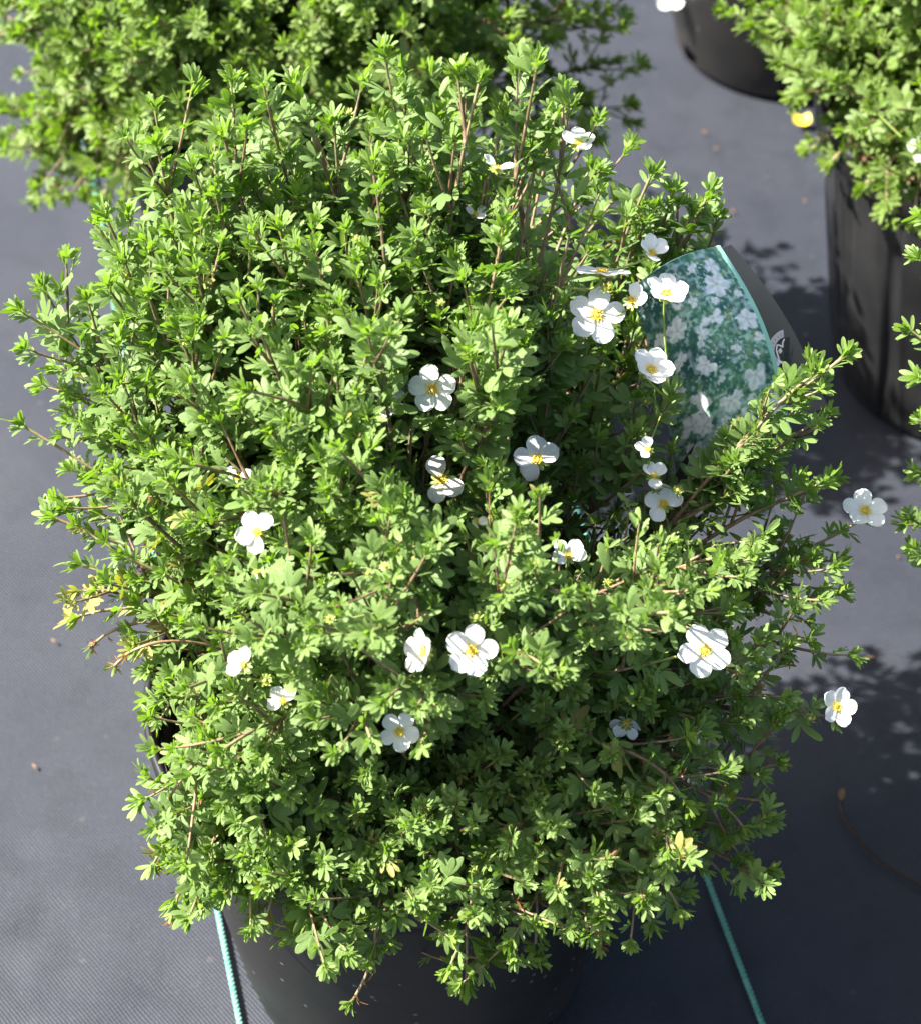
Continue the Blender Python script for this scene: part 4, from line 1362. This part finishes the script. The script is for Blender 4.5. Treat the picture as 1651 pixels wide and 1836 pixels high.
# ------------------------------------------------------------------ green cords lying along the cloth
def build_cord(a0, a1, label):
    p0, p1 = at_h(*a0, 0.0), at_h(*a1, 0.0)
    d = unit(p1 - p0)
    p0 = p0 - d * 1.6
    p1 = p1 + d * 2.0
    ln = np.linalg.norm(p1 - p0)
    side = np.array([-d[1], d[0], 0])
    rg = np.random.default_rng(int(a0[0]))
    n = int(ln / 0.0011)
    k = np.linspace(0, ln, n)
    sway = 0.0012 * np.sin(k * 7 + 1) + 0.0006 * np.sin(k * 23)
    c = p0 + d * k[:, None] + side * sway[:, None] + np.array([0, 0, 0.0012])
    a = Acc()
    for ph in (0.0, math.pi):                          # two strands twisted round each other
        an = k / 0.0062 * 2 * math.pi + ph
        P = c + side * (np.cos(an) * 0.00105)[:, None] + np.array([0, 0, 1.0]) * (np.sin(an) * 0.0007)[:, None]
        V, Q = tube(P, 0.00100, 6)
        a.add(V, Q, 0)
    mid = (p0 + p1) / 2
    o = thing("cord", label, "cord", tuple(mid), "green cords lying along the ground cloth")
    m = obj("cord", None) if False else None
    me = a.mesh("cord", [M_CORD])
    co = np.empty(len(me.vertices) * 3, np.float32)
    me.vertices.foreach_get('co', co)
    co = co.reshape(-1, 3) - mid.astype(np.float32)
    me.vertices.foreach_set('co', co.ravel())
    o.data = me
    return o
def cord_thing(*a):
    return build_cord(*a)

# an Empty cannot take mesh data later, so cords are made from a mesh straight away
_thing = thing
def thing(name, label, cat, loc=(0, 0, 0), group=None, mesh=None):
    if mesh is None and name in ("cord",):
        mesh = bpy.data.meshes.new(name)
    return _thing(name, label, cat, loc, group, mesh)
cord_thing((428, 1836), (212, 590), "sunlit pale green cord on the cloth left of the front pot")
cord_thing((1362, 1836), (1200, 1380), "shaded dark green cord on the cloth right of the front pot")

# ------------------------------------------------------------------ small things on the cloth
def build_twig():
    pts = np.array([at_h(x, y, 0.003) for x, y in ((1506, 1440), (1512, 1475), (1545, 1520), (1590, 1553), (1660, 1592), (1720, 1620))])
    P = resample(pts, np.linspace(0, 1, 40))
    P[:, 2] += 0.002 * np.sin(np.linspace(0, 7, 40)) + 0.001
    V, Q = tube(P, np.linspace(0.0014, 0.0010, 40), 6)
    a = Acc()
    a.add(V - P[20], Q, 0)
    L = Leaves()
    L.add(pos=P[:1] - P[20] + np.array([[0, 0, 0.002]]), ax=[[0.1, 0.6, 0.8]], nr=[[0, -0.8, 0.6]], len=0.0075, wid=0.0042, curl=0.1, fold=0.4, rnd=0.7, age=1, mat=0)
    t = _thing("twig", "thin curved twig with a tan tip on the cloth in the shade", "twig", tuple(P[20]), None, a.mesh("twig", [M_TWIG]))
    lf = obj("dry_tip", leaf_mesh("dry_tip", L.cat(), [M_LEAF_DRY]), t)
build_twig()

def build_yellow_petal():
    p = at_h(1436, 219, 0.004)
    nu, nv = 10, 12
    u, v = np.meshgrid(np.linspace(0, 1, nu), np.linspace(-1, 1, nv), indexing='ij')
    r = np.where(np.abs(v) < 0.1, 0.72, 1.0)
    X = v * 0.0076 * np.sqrt(np.clip(1.05 - (u * 1.15 - 0.55) ** 2, 0.1, 1))
    Y = (u - 0.5) * 0.0105 * r
    Z = 0.003 * v * v + 0.003 * u ** 2
    V = np.stack([X, Y, Z], -1)
    a = Acc()
    q = grid_quads(nu, nv)
    a.add((V + np.array([0, 0, 0.0003])).reshape(-1, 3), q[:, ::-1], 0)
    a.add((V - np.array([0, 0, 0.0003])).reshape(-1, 3), q, 0)
    _thing("fallen_petal", "bright yellow petal lying on the cloth beside the wrinkled pot", "petal", tuple(p), None, a.mesh("fallen_petal", [M_YPETAL]))
build_yellow_petal()

def build_litter():
    rg = np.random.default_rng(91)
    spots = [(1282, 268), (1316, 380), (1440, 362), (1262, 238), (1445, 602), (60, 1375), (1560, 1180), (1610, 1000), (1500, 745), (95, 1150)]
    shapes = []
    for s in range(5):
        r2 = np.random.default_rng(200 + s)
        L = Leaves()
        ln = r2.uniform(0.0022, 0.0052)
        L.add(pos=[[-ln / 2, 0, 0.0012]], ax=[[1, 0, 0.12]], nr=[[0.1, r2.normal(0, .3), 1]], len=ln, wid=ln * 0.45, curl=0.25, fold=0.6, rnd=r2.uniform(0, 1), age=1, mat=0)
        shapes.append(leaf_mesh("dry_leaf", L.cat(), [M_LEAF_DRY], 3))
    for i, (x, y) in enumerate(spots):
        p = at_h(x + rg.normal(0, 2), y, 0.0)
        o = _thing("dry_leaf", "tiny tan dry leaf bit lying loose on the grey cloth", "dry leaf", (p[0], p[1], 0.0), "dry leaf bits scattered on the cloth", shapes[i % 5])
        o.rotation_euler = (0, 0, rg.uniform(0, 6.28))
build_litter()
